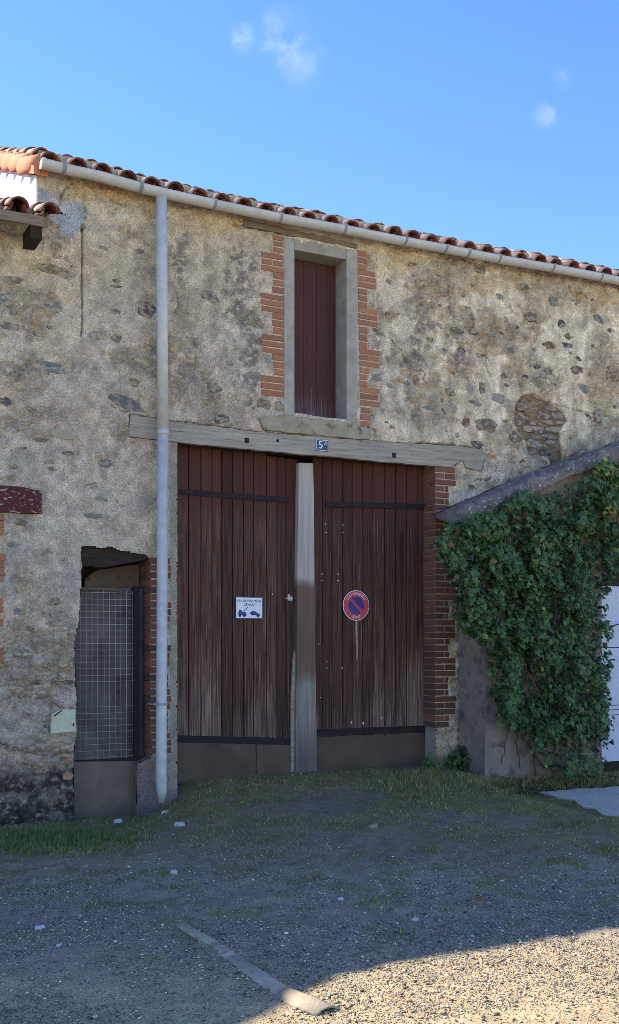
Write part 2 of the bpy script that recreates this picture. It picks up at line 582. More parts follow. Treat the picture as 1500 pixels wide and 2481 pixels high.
# ------------------------------------------------------------------ ground
def gz_raw(x, y):
    x = np.asarray(x, float)
    y = np.asarray(y, float)
    k_ = np.clip(-y / 1.6, 0, 1)
    thr = .27 * sst(3.05 - 1.6 * k_, 3.65 + .5 * k_, x) - .10 * sst(6.0, 7.2, x)
    f = (1 - sst(-1.6, 4.6, -y)) / .84
    z = thr * f - .05 * sst(2.5, 5.5, -y) + .02 * sst(7, 3, x) * 0
    z = z + (fbm(x * 1.3, y * 1.3, 3, 3) - .5) * .05 + (fbm(x * 7, y * 7, 9, 3) - .5) * .02
    q = sst(6.0, 6.5, x) * sst(.45, .75, -y) * sst(3.0, 2.5, -y)
    z = z * (1 - q) + .06 * q
    return z


def near_grid(x0, x1, y0, y1, st):
    xs, ys = np.arange(x0, x1 + 1e-6, st), np.arange(y0, y1 + 1e-6, st)
    X, Y = np.meshgrid(xs, ys)
    n, m = len(xs), len(ys)
    idx = np.arange(n * m).reshape(m, n)
    F = np.stack([idx[:-1, :-1], idx[:-1, 1:], idx[1:, 1:], idx[1:, :-1]], -1).reshape(-1, 4)
    return X.ravel(), Y.ravel(), F


def blobm(PX, PY, cx, cy, rx, ry, soft=.5, wob=.35, s=0):
    w = (fbm(PX / 22 + s, PY / 22 - s, 13, 3) - .5) * 2 * wob
    d = np.sqrt(((PX - cx) / rx) ** 2 + ((PY - cy) / ry) ** 2) + w
    return sst(1, 1 - soft, d)


def green_mask(x, y, PX, PY):
    """how green the ground is: a strip along the left wall, moss before the gate, patches thinning out over the gravel"""
    n1, n2 = fbm(x * 1.1, y * 2.4, 21, 4), fbm(x * 4.2, y * 6, 25, 3)
    near = sst(2150, 1930, PY)
    m = near * sst(.34, .58, n1 * .6 + n2 * .4 + .06)
    strip = sst(450, 250, PX) * sst(2090, 2050, PY + (n2 - .5) * 40)
    right = sst(880, 1300, PX) * sst(2120, 1960, PY) * sst(.3, .5, n1 * .5 + n2 * .5)
    tufts = sst(2440, 2080, PY) * sst(.62, .70, n2) * .8
    bare = blobm(PX, PY, 800, 1940, 150, 60, .8) * .7
    return np.clip(np.maximum.reduce([m, strip * (.6 + .5 * n2), right, tufts]) - bare, 0, 1)


gx, gy, gF = near_grid(-.6, 9.6, -7.2, .45, .03)
gz = gz_raw(gx, gy)
gpx, gpy = PIX(gx, gy, gz)
gm = green_mask(gx, gy, gpx, gpy)
n1, n2 = fbm(gx * 2, gy * 2, 31, 4), fbm(gx * 14, gy * 14, 33, 3)
c_grav = lin(132, 125, 114)[None] * (.7 + .6 * n2)[:, None]
c_beige = lin(166, 152, 124)[None] * (.75 + .5 * n2)[:, None]
c_soil = lin(104, 93, 80)[None] * (.7 + .6 * n2)[:, None]
c_moss = lin(108, 106, 68)[None] * (.6 + .8 * n2)[:, None]
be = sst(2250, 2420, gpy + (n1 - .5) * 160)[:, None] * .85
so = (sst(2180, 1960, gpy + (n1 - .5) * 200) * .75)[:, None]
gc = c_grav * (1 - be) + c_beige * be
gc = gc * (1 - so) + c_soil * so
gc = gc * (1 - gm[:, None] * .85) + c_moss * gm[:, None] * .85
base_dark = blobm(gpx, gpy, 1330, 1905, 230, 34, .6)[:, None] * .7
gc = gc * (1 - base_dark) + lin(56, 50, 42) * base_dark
gc = gc * np.array([1.52, 1.32, 1.04])
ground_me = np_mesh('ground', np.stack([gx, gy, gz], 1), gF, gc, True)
fx, fy, fF = near_grid(-60, 60, -60, 60, 4.0)
keep = ~((np.abs(fx[fF].mean(1) - 4.5) < 3.0) & (np.abs(fy[fF].mean(1) + 3.4) < 2.0))
fz = np.where((np.abs(fx - 4.5) < 7) & (np.abs(fy + 3.4) < 6), -.16, -.05)
far_me = np_mesh('ground_far', np.stack([fx, fy, fz], 1), fF[keep], np.tile(lin(168, 158, 138), (len(fx), 1)), True)
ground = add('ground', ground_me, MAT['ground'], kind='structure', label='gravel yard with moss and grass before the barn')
add('far_ground', far_me, MAT['ground'], ground)


def bake_stuff(name, V, F, C, m, label, cat):
    return add(name, np_mesh(name, V, F, C), m, kind='stuff', label=label, cat=cat)


def in_view(x, y, z, mx=40):
    px, py = PIX(x, y, z)
    return (px > -mx) & (px < 1500 + mx) & (py < 2481 + mx)


# gravel pebbles
NP_ = 420000
ty = RNG.random(NP_)
sx, sy = RNG.uniform(.4, 8.2, NP_), -6.6 + 6.5 * ty ** 1.6
szz = gz_raw(sx, sy)
spx, spy = PIX(sx, sy, szz)
gmk = green_mask(sx, sy, spx, spy)
dens = np.clip(.12 + sst(1950, 2250, spy), 0, 1) * (1 - .85 * gmk) * (.25 + .75 * sst(.36, .55, fbm(sx * 1.7, sy * 2.6, 141, 4, .6)))
ok = in_view(sx, sy, szz) & (RNG.random(NP_) < dens)
sx, sy, szz, spy = sx[ok], sy[ok], szz[ok], spy[ok]
n = len(sx)
rad = RNG.uniform(.003, .0065, n) + (RNG.random(n) < .05) * RNG.uniform(.003, .010, n)
octv = np.array([[1, 0, 0], [0, 1, 0], [-1, 0, 0], [0, -1, 0], [0, 0, .8], [0, 0, -.5]])
octf = np.array([[0, 1, 4], [1, 2, 4], [2, 3, 4], [3, 0, 4], [1, 0, 5], [2, 1, 5], [3, 2, 5], [0, 3, 5]])
ang = RNG.uniform(0, 6.28, n)
V = octv[None] * RNG.uniform(.6, 1.25, (n, 6, 1)) * rad[:, None, None] * np.stack([np.ones(n), RNG.uniform(.55, 1, n), RNG.uniform(.5, .85, n)], 1)[:, None]
ca, sa = np.cos(ang)[:, None], np.sin(ang)[:, None]
Vx, Vy = V[..., 0] * ca - V[..., 1] * sa, V[..., 0] * sa + V[..., 1] * ca
V = np.stack([Vx + sx[:, None], Vy + sy[:, None], V[..., 2] + szz[:, None] + rad[:, None] * .25], -1).reshape(-1, 3)
F = (octf[None] + (np.arange(n) * 6)[:, None, None]).reshape(-1, 3)
pal = np.array([lin(126, 120, 112), lin(152, 145, 133), lin(180, 172, 156), lin(100, 96, 92), lin(160, 147, 122), lin(206, 200, 188), lin(132, 118, 102)])
pal = pal * np.array([1.26, 1.14, .95])
pc = pal[RNG.choice(len(pal), n, p=[.24, .24, .17, .15, .1, .05, .05])] * RNG.uniform(.4, 1.45, (n, 1))
bake_stuff('gravel', V, F, np.repeat(pc, 6, 0), MAT['pebble'], 'loose grey and beige gravel scattered over the yard', 'gravel')

# grass blades
NG = 260000
bx, by = RNG.uniform(.6, 8.4, NG), -6.2 + 6.25 * RNG.random(NG) ** .6
bz = gz_raw(bx, by)
bpx, bpy_ = PIX(bx, by, bz)
bm_ = green_mask(bx, by, bpx, bpy_)
strip = blobm(bpx, bpy_, 120, 2040, 330, 42, .6)
tuftd = blobm(bpx, bpy_, 1030, 1905, 120, 50, .6)
wallb = blobm(bpx, bpy_, 1330, 1895, 170, 26, .6)
tuft = np.zeros(NG)
for (cx_, cy_, rx_, ry_) in ((675, 2075, 34, 10), (590, 2185, 30, 11), (560, 2130, 34, 9), (890, 2180, 40, 12), (985, 2125, 34, 10), (1095, 2205, 34, 14), (975, 2265, 52, 14), (960, 2095, 50, 16), (1400, 1998, 70, 16), (1250, 2292, 16, 8),
                             (1452, 2292, 18, 8), (820, 2420, 26, 10), (855, 2462, 24, 9), (470, 2280, 34, 10), (745, 2202, 30, 8), (620, 2295, 20, 7), (1345, 2090, 60, 14), (240, 2190, 40, 8), (380, 2325, 30, 9), (1050, 2060, 60, 14),
                             (650, 2348, 24, 8), (545, 2330, 22, 7), (790, 2380, 40, 12), (1480, 2060, 60, 18), (440, 2150, 60, 9)):
    tuft = np.maximum(tuft, blobm(bpx, bpy_, cx_, cy_, rx_, ry_, .8, .5))
ok = in_view(bx, by, bz) & (RNG.random(NG) < tuft * .8 + bm_ ** 1.4 * .85 * sst(.42, .62, fbm(bx * 11, by * 11, 131, 3, .6)) + strip * .5 * sst(.35, .6, fbm(bx * 9, by * 9, 133, 3, .6)) + tuftd * .3 * sst(.4, .6, fbm(bx * 9, by * 9, 135, 3, .6)) + wallb * .4)
bx, by, bz, strip, tuftd, wallb, tuft = bx[ok], by[ok], bz[ok], strip[ok], tuftd[ok], wallb[ok], tuft[ok]
n = len(bx)
hgt = RNG.uniform(.008, .026, n) * (1 + strip * 1.4 + tuftd * 2.2 + wallb * 2 + tuft * .5)
wd = RNG.uniform(.0018, .004, n) * (1 + .4 * strip)
an, le = RNG.uniform(0, 6.28, n), RNG.uniform(.1, .7, n) * hgt
la = RNG.uniform(0, 6.28, n)
p0 = np.stack([bx - np.cos(an) * wd, by - np.sin(an) * wd, bz - .004], 1)
p1 = np.stack([bx + np.cos(an) * wd, by + np.sin(an) * wd, bz - .004], 1)
p2 = np.stack([bx + np.cos(la) * le, by + np.sin(la) * le, bz + hgt], 1)
V = np.stack([p0, p1, p2], 1).reshape(-1, 3)
gpal = np.array([lin(112, 116, 58), lin(130, 134, 66), lin(88, 96, 48), lin(172, 156, 104), lin(140, 122, 88)])
cc_ = gpal[RNG.choice(5, n, p=[.26, .18, .16, .2, .2])] * RNG.uniform(.45, 1.5, (n, 1))
cc_ = cc_ * (1 - strip[:, None] * .5) + lin(92, 124, 50) * RNG.uniform(.7, 1.3, (n, 1)) * strip[:, None] * .5
bake_stuff('grass', V, np.arange(3 * n).reshape(-1, 3), np.repeat(cc_, 3, 0), MAT['grass'], 'short grass and moss creeping over the gravel', 'grass')

# ------------------------------------------------------------------ the barn front and the neighbouring wall, one grid with openings
barn = thing('barn', 'old stone barn with wooden double gate, grey gutter and tiled roof', 'barn', (5.2, 0, .2))
house = thing('neighbouring_house', 'rough stone house wall joining the barn on the left under a low tiled eave', 'house', (1.2, 0, 0))

RIM = [(60, 371), (113, 384), (166, 397), (245, 414), (349, 443), (420, 460), (525, 483), (686, 517), (845, 546), (950, 567), (1089, 593), (1218, 618), (1347, 640), (1468, 663), (1560, 682)]
rim_x = [W(px, py, -.2).x for px, py in RIM]
rim_z = [W(px, py, -.2).z for px, py in RIM]


def rimz(x):
    return float(np.interp(x, rim_x, rim_z))


def rimz_a(x):
    return np.interp(x, rim_x, rim_z)


BARN_X0 = WX(90)
BARN_X1 = 11.2
ST = .0105
wxs, wzs = np.arange(1.55, 9.0, ST), np.arange(-.15, 5.75, ST)
X, Z = np.meshgrid(wxs, wzs)
nx, nzr = len(wxs), len(wzs)
X = X + (RNG.random(X.shape) - .5) * ST * .5
Z = Z + (RNG.random(Z.shape) - .5) * ST * .5
dd = X * SP + DIST * CP
PX = CXP + FPX * (X * CP - DIST * SP) / dd
PY = HY - FPX * (Z - CAMZ) / dd


def inpoly(PX, PY, poly):
    r = np.zeros(PX.shape, bool)
    n = len(poly)
    for i in range(n):
        (x1, y1), (x2, y2) = poly[i], poly[(i + 1) % n]
        c = (y1 > PY) != (y2 > PY)
        r ^= c & (PX < (x2 - x1) * (PY - y1) / ((y2 - y1) + 1e-9) + x1)
    return r


GATE_R = 1055
HOLE_GATE = [(430, 1050), (640, 1075), (860, 1095), (GATE_R, 1112), (GATE_R, 2080), (430, 2080)]
HOLE_WIN = [(697, 584), (858, 613), (862, 1020), (704, 998)]
HOLE_VENT = [(198, 1327), (262, 1329), (350, 1343), (364, 1356), (364, 1836), (332, 1850), (326, 2080), (181, 2080), (179, 1850), (187, 1690), (180, 1560), (190, 1500), (197, 1420)]
BEAM = [(315, 1003), (430, 1022), (620, 1045), (860, 1065), (1010, 1074), (1130, 1082), (1178, 1097), (1168, 1142), (1128, 1132), (1122, 1116), (1108, 1122), (1095, 1133), (1020, 1127), (860, 1112), (640, 1092), (430, 1071), (313, 1057)]
RUBBLE = [(1268, 957), (1291, 955), (1363, 993), (1379, 1017), (1359, 1045), (1367, 1114), (1335, 1130), (1327, 1106), (1283, 1098), (1274, 1065), (1250, 1029), (1246, 985)]

# heights (y, minus is proud) and colours
hgt_ = (fbm(X * 1.6, Z * 1.6, 41, 3) - .5) * -.035 + (fbm(X * 7, Z * 7, 44, 4, .6) - .5) * -.028 + (fbm(X * 30, Z * 30, 48, 2) - .5) * -.007
wcol = np.zeros(X.shape + (3,))
nA, nB, nC = fbm(X * 1.7, Z * 1.7, 51, 4), fbm(X * 5, Z * 5, 55, 4), fbm(X * 3, Z * .7, 58, 4)
c_beige, c_grey, c_pink, c_och = lin(176, 164, 142), lin(150, 141, 128), lin(150, 136, 123), lin(180, 152, 106)
tr = sst(820, 1080, PX + (nA - .5) * 300)[..., None]
low = sst(780, 1350, PY + (nA - .5) * 300)[..., None]
wcol[:] = c_grey
wcol = wcol * (1 - (sst(.4, .62, nA) * .6)[..., None]) + c_pink * (sst(.4, .62, nA) * .6)[..., None]
left_top = (sst(900, 600, PY + (nA - .5) * 200))[..., None] * .7
wcol = wcol * (1 - left_top) + lin(156, 143, 120) * left_top
wcol = wcol * (1 - tr * (1 - low * .35)) + c_beige * tr * (1 - low * .35)
nD, nE = fbm(X * 11, Z * 11, 91, 4, .6), fbm(X * 2.6, Z * 2.6, 95, 4, .6)
wcol *= (1.17 + .5 * nB)[..., None]
vst = fbm(X * 9, Z * 1.1, 93, 4, .6)
wcol *= (1 + (sst(.3, .7, vst) - .5) * .35 * sst(880, 1000, PX))[..., None]
wcol *= (1 + (sst(.35, .7, nD) - .5) * .3)[..., None]
pale_ = (sst(.56, .68, nE) * .45)[..., None]
wcol = wcol * (1 - pale_) + lin(188, 176, 152) * pale_
och_ = (sst(.58, .7, fbm(X * 3.3, Z * 4.5, 97, 4, .6)) * .28)[..., None]
wcol = wcol * (1 - och_) + lin(160, 134, 98) * och_
drk_ = (sst(.6, .72, fbm(X * 6, Z * 3, 99, 4, .65)) * .25)[..., None]
wcol = wcol * (1 - drk_) + lin(92, 86, 80) * drk_


def worley(x, y, s):
    xi, yi = np.floor(x).astype(int), np.floor(y).astype(int)
    f1, f2, cid = np.full(x.shape, 9.0), np.full(x.shape, 9.0), np.zeros(x.shape)
    for i in (-1, 0, 1):
        for j in (-1, 0, 1):
            a, b_ = (xi + i + s) & 255, (yi + j + 3 * s) & 255
            d = np.hypot(xi + i + .1 + .8 * _T[a, b_] - x, yi + j + .1 + .8 * _T[b_, (a + 77) & 255] - y)
            nw = d < f1
            f2 = np.where(nw, f1, np.minimum(f2, d))
            cid = np.where(nw, _T[(a + 31) & 255, (b_ + 57) & 255], cid)
            f1 = np.minimum(f1, d)
    return f1, f2, cid


# rubble showing where the render is worn thin: too fine and too ragged to pick apart, so it is relief of the wall itself
zone = .03 + .10 * sst(900, 1000, PX) + .05 * sst(260, 120, PX) + .16 * sst(1500, 1640, PY) * sst(300, 200, PX) - .06 * sst(330, 420, PX) * sst(900, 820, PX) - .05 * sst(950, 1150, PY) * sst(1500, 1400, PY)
for (fxx, fzz, sd, thr, amp) in ((6.2, 12.0, 5, .63, .8), (13.0, 22.0, 9, .615, .7)):
    wx_, wz_ = X * fxx + (fbm(X * 9, Z * 9, 101, 3) - .5) * 1.1, Z * fzz + (fbm(X * 9, Z * 9, 105, 3) - .5) * 1.1
    f1, f2, cid = worley(wx_, wz_, sd)
    stn = sst(.05, .20, f2 - f1) * (cid < .8)
    worn = sst(thr, thr + .07, fbm(X * 2.2 + sd, Z * 2.8, 111 + sd, 5, .62) + zone)
    pal_s = np.array([lin(166, 150, 126), lin(146, 136, 124), lin(172, 152, 118), lin(134, 117, 101), lin(148, 118, 94), lin(128, 124, 120), lin(184, 172, 150)])
    scol = pal_s[(cid * 1e4).astype(int) % 7] * (.75 + .5 * nB[..., None])
    a_ = (worn * stn * amp * .8)[..., None]
    wcol = wcol * (1 - a_) + scol * a_
    j_ = (worn * (1 - stn) * .35)[..., None]
    wcol = wcol * (1 - j_) + lin(124, 113, 98) * j_
    hgt_ = hgt_ + worn * ((1 - stn) * .012 - stn * (.002 + .008 * ((cid * 37) % 1)))


def stain(m, c, a=1.0):
    global wcol
    m = (m * a)[..., None]
    wcol = wcol * (1 - m) + np.asarray(c) * m


def B(cx, cy, rx, ry, soft=.6, wob=.5, s=0):
    return blobm(PX, PY, cx, cy, rx, ry, soft, wob, s)


D_ = lin(84, 82, 80)
for (cx, cy, rx, ry, a) in ((432, 660, 32, 120, .7), (585, 690, 60, 110, .75), (610, 850, 55, 160, .8), (500, 900, 120, 160, .3), (560, 620, 50, 60, .4), (915, 830, 20, 230, .6),
                            (1012, 800, 26, 150, .62), (1000, 870, 34, 60, .5), (1100, 780, 34, 130, .42), (1115, 880, 30, 70, .5), (1236, 810, 26, 130, .42), (1005, 1000, 70, 60, .35),
                            (1380, 720, 40, 60, .3), (348, 640, 50, 100, .4), (300, 880, 80, 60, .3), (60, 745, 60, 50, .35), (120, 890, 120, 26, .5), (280, 1120, 60, 40, .35), (1290, 920, 60, 30, .25),
                            (1200, 1150, 90, 50, .45), (900, 930, 24, 110, .5), (1085, 640, 40, 40, .3), (665, 640, 22, 60, .35)):
    stain(B(cx, cy, rx, ry, .8, .8, cx * .01) * sst(.36, .54, fbm(X * 24, Z * 24, 121, 3, .7)), D_ * (.75 + .6 * nB[..., None]), a)
for (cx, cy, rx, ry, a) in ((300, 470, 190, 34, .6), (520, 545, 150, 44, .55), (960, 630, 70, 60, .6), (1180, 690, 160, 40, .45), (1420, 730, 90, 50, .35), (220, 450, 90, 22, .6), (90, 640, 90, 40, .4), (1440, 950, 70, 80, .3)):
    stain(B(cx, cy, rx, ry, .9, .5, cx * .02), c_och, a)
for (cx, cy, rx, ry, a) in ((60, 1120, 60, 70, .5), (345, 1215, 55, 40, .5), (40, 1350, 70, 120, .35), (160, 1430, 50, 160, .2), (100, 980, 100, 90, .3)):
    stain(B(cx, cy, rx, ry, .9, .4, cx * .02), lin(124, 122, 122) if cx != 100 else lin(128, 110, 102), a)
# pale bare mortar low on the left, black moss at its foot, cement patches at the roof junction
stain(B(80, 1740, 190, 150, .8, .6), lin(168, 160, 148), .65)
stain(B(70, 1560, 120, 60, .9, .6), lin(150, 142, 132), .45)
foot = sst(1830, 1890, PY + (nB - .5) * 90) * sst(400, 330, PX)
stain(foot, lin(52, 50, 50) * (.5 + 1.3 * fbm(X * 16, Z * 16, 71, 3)[..., None] ** 2), .9)
stain(foot * sst(.52, .74, fbm(X * 26, Z * 26, 73, 4, .65)), lin(160, 154, 142), .7)
stain(foot * sst(.55, .7, fbm(X * 5, Z * 5, 75, 4, .65)), lin(128, 118, 106), .7)
stain(sst(1810, 1850, PY) * sst(320, 335, PX) * sst(440, 400, PX), lin(122, 112, 106), .8)
CEMENT = [(73, 446), (141, 480), (141, 497), (194, 485), (209, 519), (194, 553), (180, 573), (141, 573), (141, 545), (110, 533), (107, 516), (76, 494)]
cem = inpoly(PX + (nB - .5) * 26, PY + (nA - .5) * 26, CEMENT)
stain(cem.astype(float), lin(158, 162, 164) * (.85 + .3 * nB[..., None]), .95)
hgt_ = np.where(cem, hgt_ * .3 - .012, hgt_)
strip_j = sst(409, 414, PX) * sst(432, 428, PX) * sst(1065, 1080, PY)
stain(strip_j, lin(140, 138, 128) * (.85 + .3 * nB[..., None]), .85)
hgt_ = hgt_ * (1 - strip_j * .7)
rub = inpoly(PX + (nB - .5) * 10, PY, RUBBLE)
stain(rub.astype(float), lin(120, 104, 84) * (.6 + .8 * nB[..., None]), 1)
hgt_ = np.where(rub, hgt_ + .03, hgt_)

# brick zones: window quoins, gate pier and vent pier, sunk to mortar depth
QUOIN_L = [(661, 687, 570, 613), (634, 687, 613, 660), (661, 688, 660, 712), (634, 689, 712, 758), (662, 689, 758, 811), (636, 690, 811, 858), (663, 690, 858, 911), (636, 691, 911, 962)]
QUOIN_R = [(865, 887, 606, 655), (865, 911, 655, 699), (867, 890, 699, 746), (868, 916, 746, 791), (869, 891, 791, 846), (870, 918, 846, 890), (871, 893, 890, 938), (872, 920, 938, 986), (873, 896, 986, 1036)]


def quoin_poly(q):
    x0, x1, y0, y1 = q
    sl = .15 * (1560 - (y0 + y1) / 2) / 700        # courses slope in the picture as the wall recedes
    h = (x1 - x0) * sl / 2
    return [(x0, y0 - h), (x1, y0 + h), (x1, y1 + h), (x0, y1 - h)]


brickzone = np.zeros(X.shape, bool)
for q in QUOIN_L + QUOIN_R:
    x0, x1, y0, y1 = q
    a, b, c_, d_ = W(x0, (y0 + y1) / 2), W(x1, (y0 + y1) / 2), W((x0 + x1) / 2, y0), W((x0 + x1) / 2, y1)
    brickzone |= (X > a.x - .004) & (X < b.x + .004) & (Z < c_.z + .003) & (Z > d_.z - .003)
# front face of the two brick piers (x ranges fixed, ragged ends)
PIER_R0 = WX(GATE_R)
PIER_L1 = WX(364)
PITCH = .0655
pier_r_z0, pier_r_z1 = W(1060, 1770).z, W(1060, 1129).z
pier_l_z0, pier_l_z1 = W(364, 1834).z, W(364, 1349).z
pr_rows = int((pier_r_z1 - pier_r_z0) / PITCH)
pl_rows = int((pier_l_z1 - pier_l_z0) / PITCH)
r_len = [(.25 if ((i // 3) % 2 == 0) else .165) + random.uniform(-.012, .012) for i in range(pr_rows)]
l_len = [(.19 if ((i // 3) % 2 == 0) else .165) + random.uniform(-.01, .01) for i in range(pl_rows)]
for i in range(pr_rows):
    zt = pier_r_z1 - i * PITCH
    brickzone |= (X > PIER_R0 - .01) & (X < PIER_R0 + r_len[i] + .004) & (Z < zt) & (Z > zt - PITCH)
for i in range(pl_rows):
    zt = pier_l_z1 - i * PITCH
    brickzone |= (X > PIER_L1 - .01) & (X < PIER_L1 + l_len[i] + .004) & (Z < zt) & (Z > zt - PITCH)
stain(brickzone.astype(float), lin(186, 170, 148) * (.7 + .5 * nB[..., None]), 1)
hgt_ = np.where(brickzone, .003 + (nB - .5) * .006, hgt_)
beamz = inpoly(PX, PY, [(p[0], p[1]) for p in BEAM])
hgt_ = np.where(beamz, .06, hgt_)
stain(beamz.astype(float), lin(48, 42, 38), 1)

# cracks: real slits
CRACKS = [([(198, 545), (199, 600), (198, 700), (199, 760), (198, 815)], 2.6), ([(196, 560), (204, 548), (206, 520), (203, 500)], 3.2),
          ([(142, 500), (150, 470), (160, 455), (176, 445)], 2.0), ([(906, 800), (940, 815), (975, 855), (1000, 895), (1025, 902), (1032, 925)], 1.8),
          ([(1180, 860), (1180, 890), (1188, 905)], 1.6), ([(1138, 740), (1145, 770), (1148, 795)], 2.4), ([(1290, 955), (1330, 975), (1385, 990), (1430, 1003), (1480, 1006)], 1.8),
          ([(640, 1035), (652, 1020), (655, 1010)], 2.2), ([(430, 1022), (470, 1022), (500, 1030), (560, 1036)], 1.8), ([(590, 545), (605, 553), (660, 562), (690, 566)], 2.4),
          ([(1010, 1072), (1060, 1077), (1130, 1080), (1180, 1092)], 2.5), ([(1378, 696), (1400, 705), (1425, 722)], 1.8), ([(890, 1035), (908, 1044), (912, 1060)], 2.2),
          ([(283, 1210), (285, 1228), (300, 1230)], 1.6), ([(262, 975), (285, 990), (312, 1000)], 1.8), ([(335, 960), (340, 985), (362, 1010)], 1.8),
          ([(1150, 1165), (1190, 1160)], 2.2), ([(1085, 690), (1090, 720), (1088, 760)], 1.4), ([(30, 1690), (90, 1690), (150, 1712)], 1.8), ([(0, 1800), (60, 1825), (130, 1832), (178, 1822)], 2.0)]
for pts, wpx in CRACKS:
    dmin = np.full(X.shape, 1e9)
    jt = 1.5 if wpx == 2.6 else 9
    jx = PX + (fbm(PX / 9, PY / 9, 81, 2) - .5) * jt
    jy = PY + (fbm(PX / 9, PY / 9, 83, 2) - .5) * jt
    for (x1, y1), (x2, y2) in zip(pts[:-1], pts[1:]):
        L2 = (x2 - x1) ** 2 + (y2 - y1) ** 2
        t = np.clip(((jx - x1) * (x2 - x1) + (jy - y1) * (y2 - y1)) / L2, 0, 1)
        dmin = np.minimum(dmin, np.hypot(jx - x1 - t * (x2 - x1), jy - y1 - t * (y2 - y1)))
    m = sst(wpx * 1.1, wpx * .35, dmin) * sst(.28, .5, fbm(PX / 13, PY / 13, 85, 2) + (.5 if wpx == 2.6 else .05))
    hgt_ = hgt_ + m * .022
    stain(m, lin(52, 46, 40), .55)

# stones showing through the render: (cx, cy, w, h, kind, tilt)
ST_LIST = [(166, 632, 45, 34, 'ochre', 0), (130, 654, 105, 28, 'ochre', 8), (31, 677, 60, 24, 'olive', 0), (138, 745, 88, 42, 'slate', 8), (14, 725, 34, 44, 'slate', 0), (320, 682, 34, 28, 'dark', 25),
           (282, 679, 24, 12, 'rust', 0), (282, 693, 32, 8, 'dark', 0), (356, 750, 48, 44, 'dark', 30), (231, 812, 34, 26, 'grey', 0), (282, 820, 28, 26, 'brown', 0), (87, 855, 34, 14, 'slate', 0),
           (113, 880, 92, 13, 'slate', 4), (138, 896, 60, 20, 'slate', 5), (25, 790, 60, 24, 'brown', 0), (18, 974, 46, 30, 'dark', 0), (211, 966, 22, 24, 'brick', 0), (304, 974, 84, 38, 'slate', 20),
           (159, 1049, 72, 33, 'pale', 0), (295, 1046, 30, 24, 'brown', 0), (325, 926, 34, 30, 'ochre', 0), (377, 912, 20, 26, 'rust', 0), (228, 1250, 50, 14, 'grey', 0), (257, 1121, 40, 24, 'slate', 0),
           (49, 1266, 36, 20, 'brown', 0), (130, 1456, 40, 22, 'olive', 0), (159, 1473, 62, 24, 'pale', 0), (75, 1530, 30, 32, 'rust', 0), (172, 1543, 24, 24, 'rust', 0), (49, 1582, 70, 24, 'grey', 5),
           (92, 1570, 40, 24, 'olive', 10), (44, 1667, 60, 17, 'rust', 5), (10, 1662, 30, 12, 'brown', 0), (104, 1654, 64, 10, 'dark', 0), (163, 1654, 42, 16, 'dark', 0), (124, 1696, 124, 46, 'olive', -4),
           (112, 1764, 26, 20, 'dark', 25), (75, 1806, 128, 34, 'olive', 0), (152, 1820, 54, 18, 'rust', 8), (160, 1848, 30, 17, 'brick', 0), (163, 1880, 28, 26, 'brick', 0), (163, 1715, 34, 7, 'dark', 0),
           (22, 1644, 14, 12, 'grey', 0), (508, 718, 52, 26, 'dark', 18), (613, 781, 62, 27, 'olive', 0), (520, 939, 46, 32, 'olive', 12), (537, 1014, 42, 26, 'dark', -8), (642, 978, 50, 28, 'brown', 0),
           (678, 984, 24, 26, 'grey', 0), (583, 549, 44, 10, 'brick', 6), (625, 556, 44, 9, 'brick', 9), (1019, 717, 19, 16, 'brown', 0), (1212, 723, 30, 20, 'slate', 40), (1341, 729, 22, 24, 'slate', 0),
           (1399, 737, 40, 34, 'olive', 0), (1291, 769, 44, 26, 'brown', 0), (1363, 784, 22, 25, 'dark', 20), (1452, 773, 34, 18, 'slate', 25), (1480, 798, 36, 13, 'dark', 25), (1146, 804, 36, 18, 'dark', 10),
           (1109, 802, 32, 15, 'brown', 10), (1053, 788, 46, 28, 'grey', 0), (1043, 824, 18, 16, 'ochre', 0), (1379, 816, 28, 22, 'ochre', 0), (1331, 836, 34, 20, 'ochre', 0), (1373, 836, 40, 15, 'dark', 0),
           (1299, 850, 34, 15, 'purple', 15), (1166, 859, 30, 12, 'rust', 0), (1119, 848, 22, 14, 'dark', 15), (1077, 850, 15, 12, 'slate', 0), (1303, 888, 17, 12, 'dark', 0), (1329, 900, 20, 18, 'brown', 0),
           (1399, 896, 34, 24, 'purple', 0), (1486, 908, 34, 42, 'ochre', 0), (1015, 924, 26, 24, 'rust', 0), (1228, 908, 52, 15, 'brown', 4), (1274, 912, 16, 10, 'purple', 0), (1317, 916, 18, 6, 'dark', 0),
           (1095, 949, 40, 20, 'brown', 0), (1168, 939, 18, 32, 'brown', 0), (1417, 941, 40, 24, 'slate', 30), (1206, 965, 38, 26, 'grey', 0), (1154, 977, 42, 13, 'slate', 15), (1075, 969, 12, 10, 'purple', 0),
           (1130, 1023, 28, 32, 'rust', 0), (1178, 1031, 58, 34, 'brown', 0), (1107, 1051, 28, 22, 'brown', 0), (1045, 989, 40, 20, 'grey', 0), (1248, 1061, 40, 40, 'brown', 0), (1156, 1076, 34, 18, 'dark', 5),
           (1190, 1104, 26, 13, 'brick', 5), (1238, 1166, 20, 18, 'purple', 0), (1150, 1178, 66, 28, 'olive', 0), (1474, 862, 22, 16, 'olive', 0), (1162, 651, 36, 26, 'brown', 0), (1270, 695, 30, 18, 'ochre', 0),
           (1450, 1010, 22, 40, 'brown', 0), (1000, 640, 26, 12, 'ochre', 0), (250, 452, 60, 12, 'brick', 12), (1105, 690, 14, 10, 'grey', 0), (30, 1320, 36, 14, 'grey', 0), (480, 830, 26, 14, 'grey', 0), (560, 880, 22, 14, 'grey', 0)]
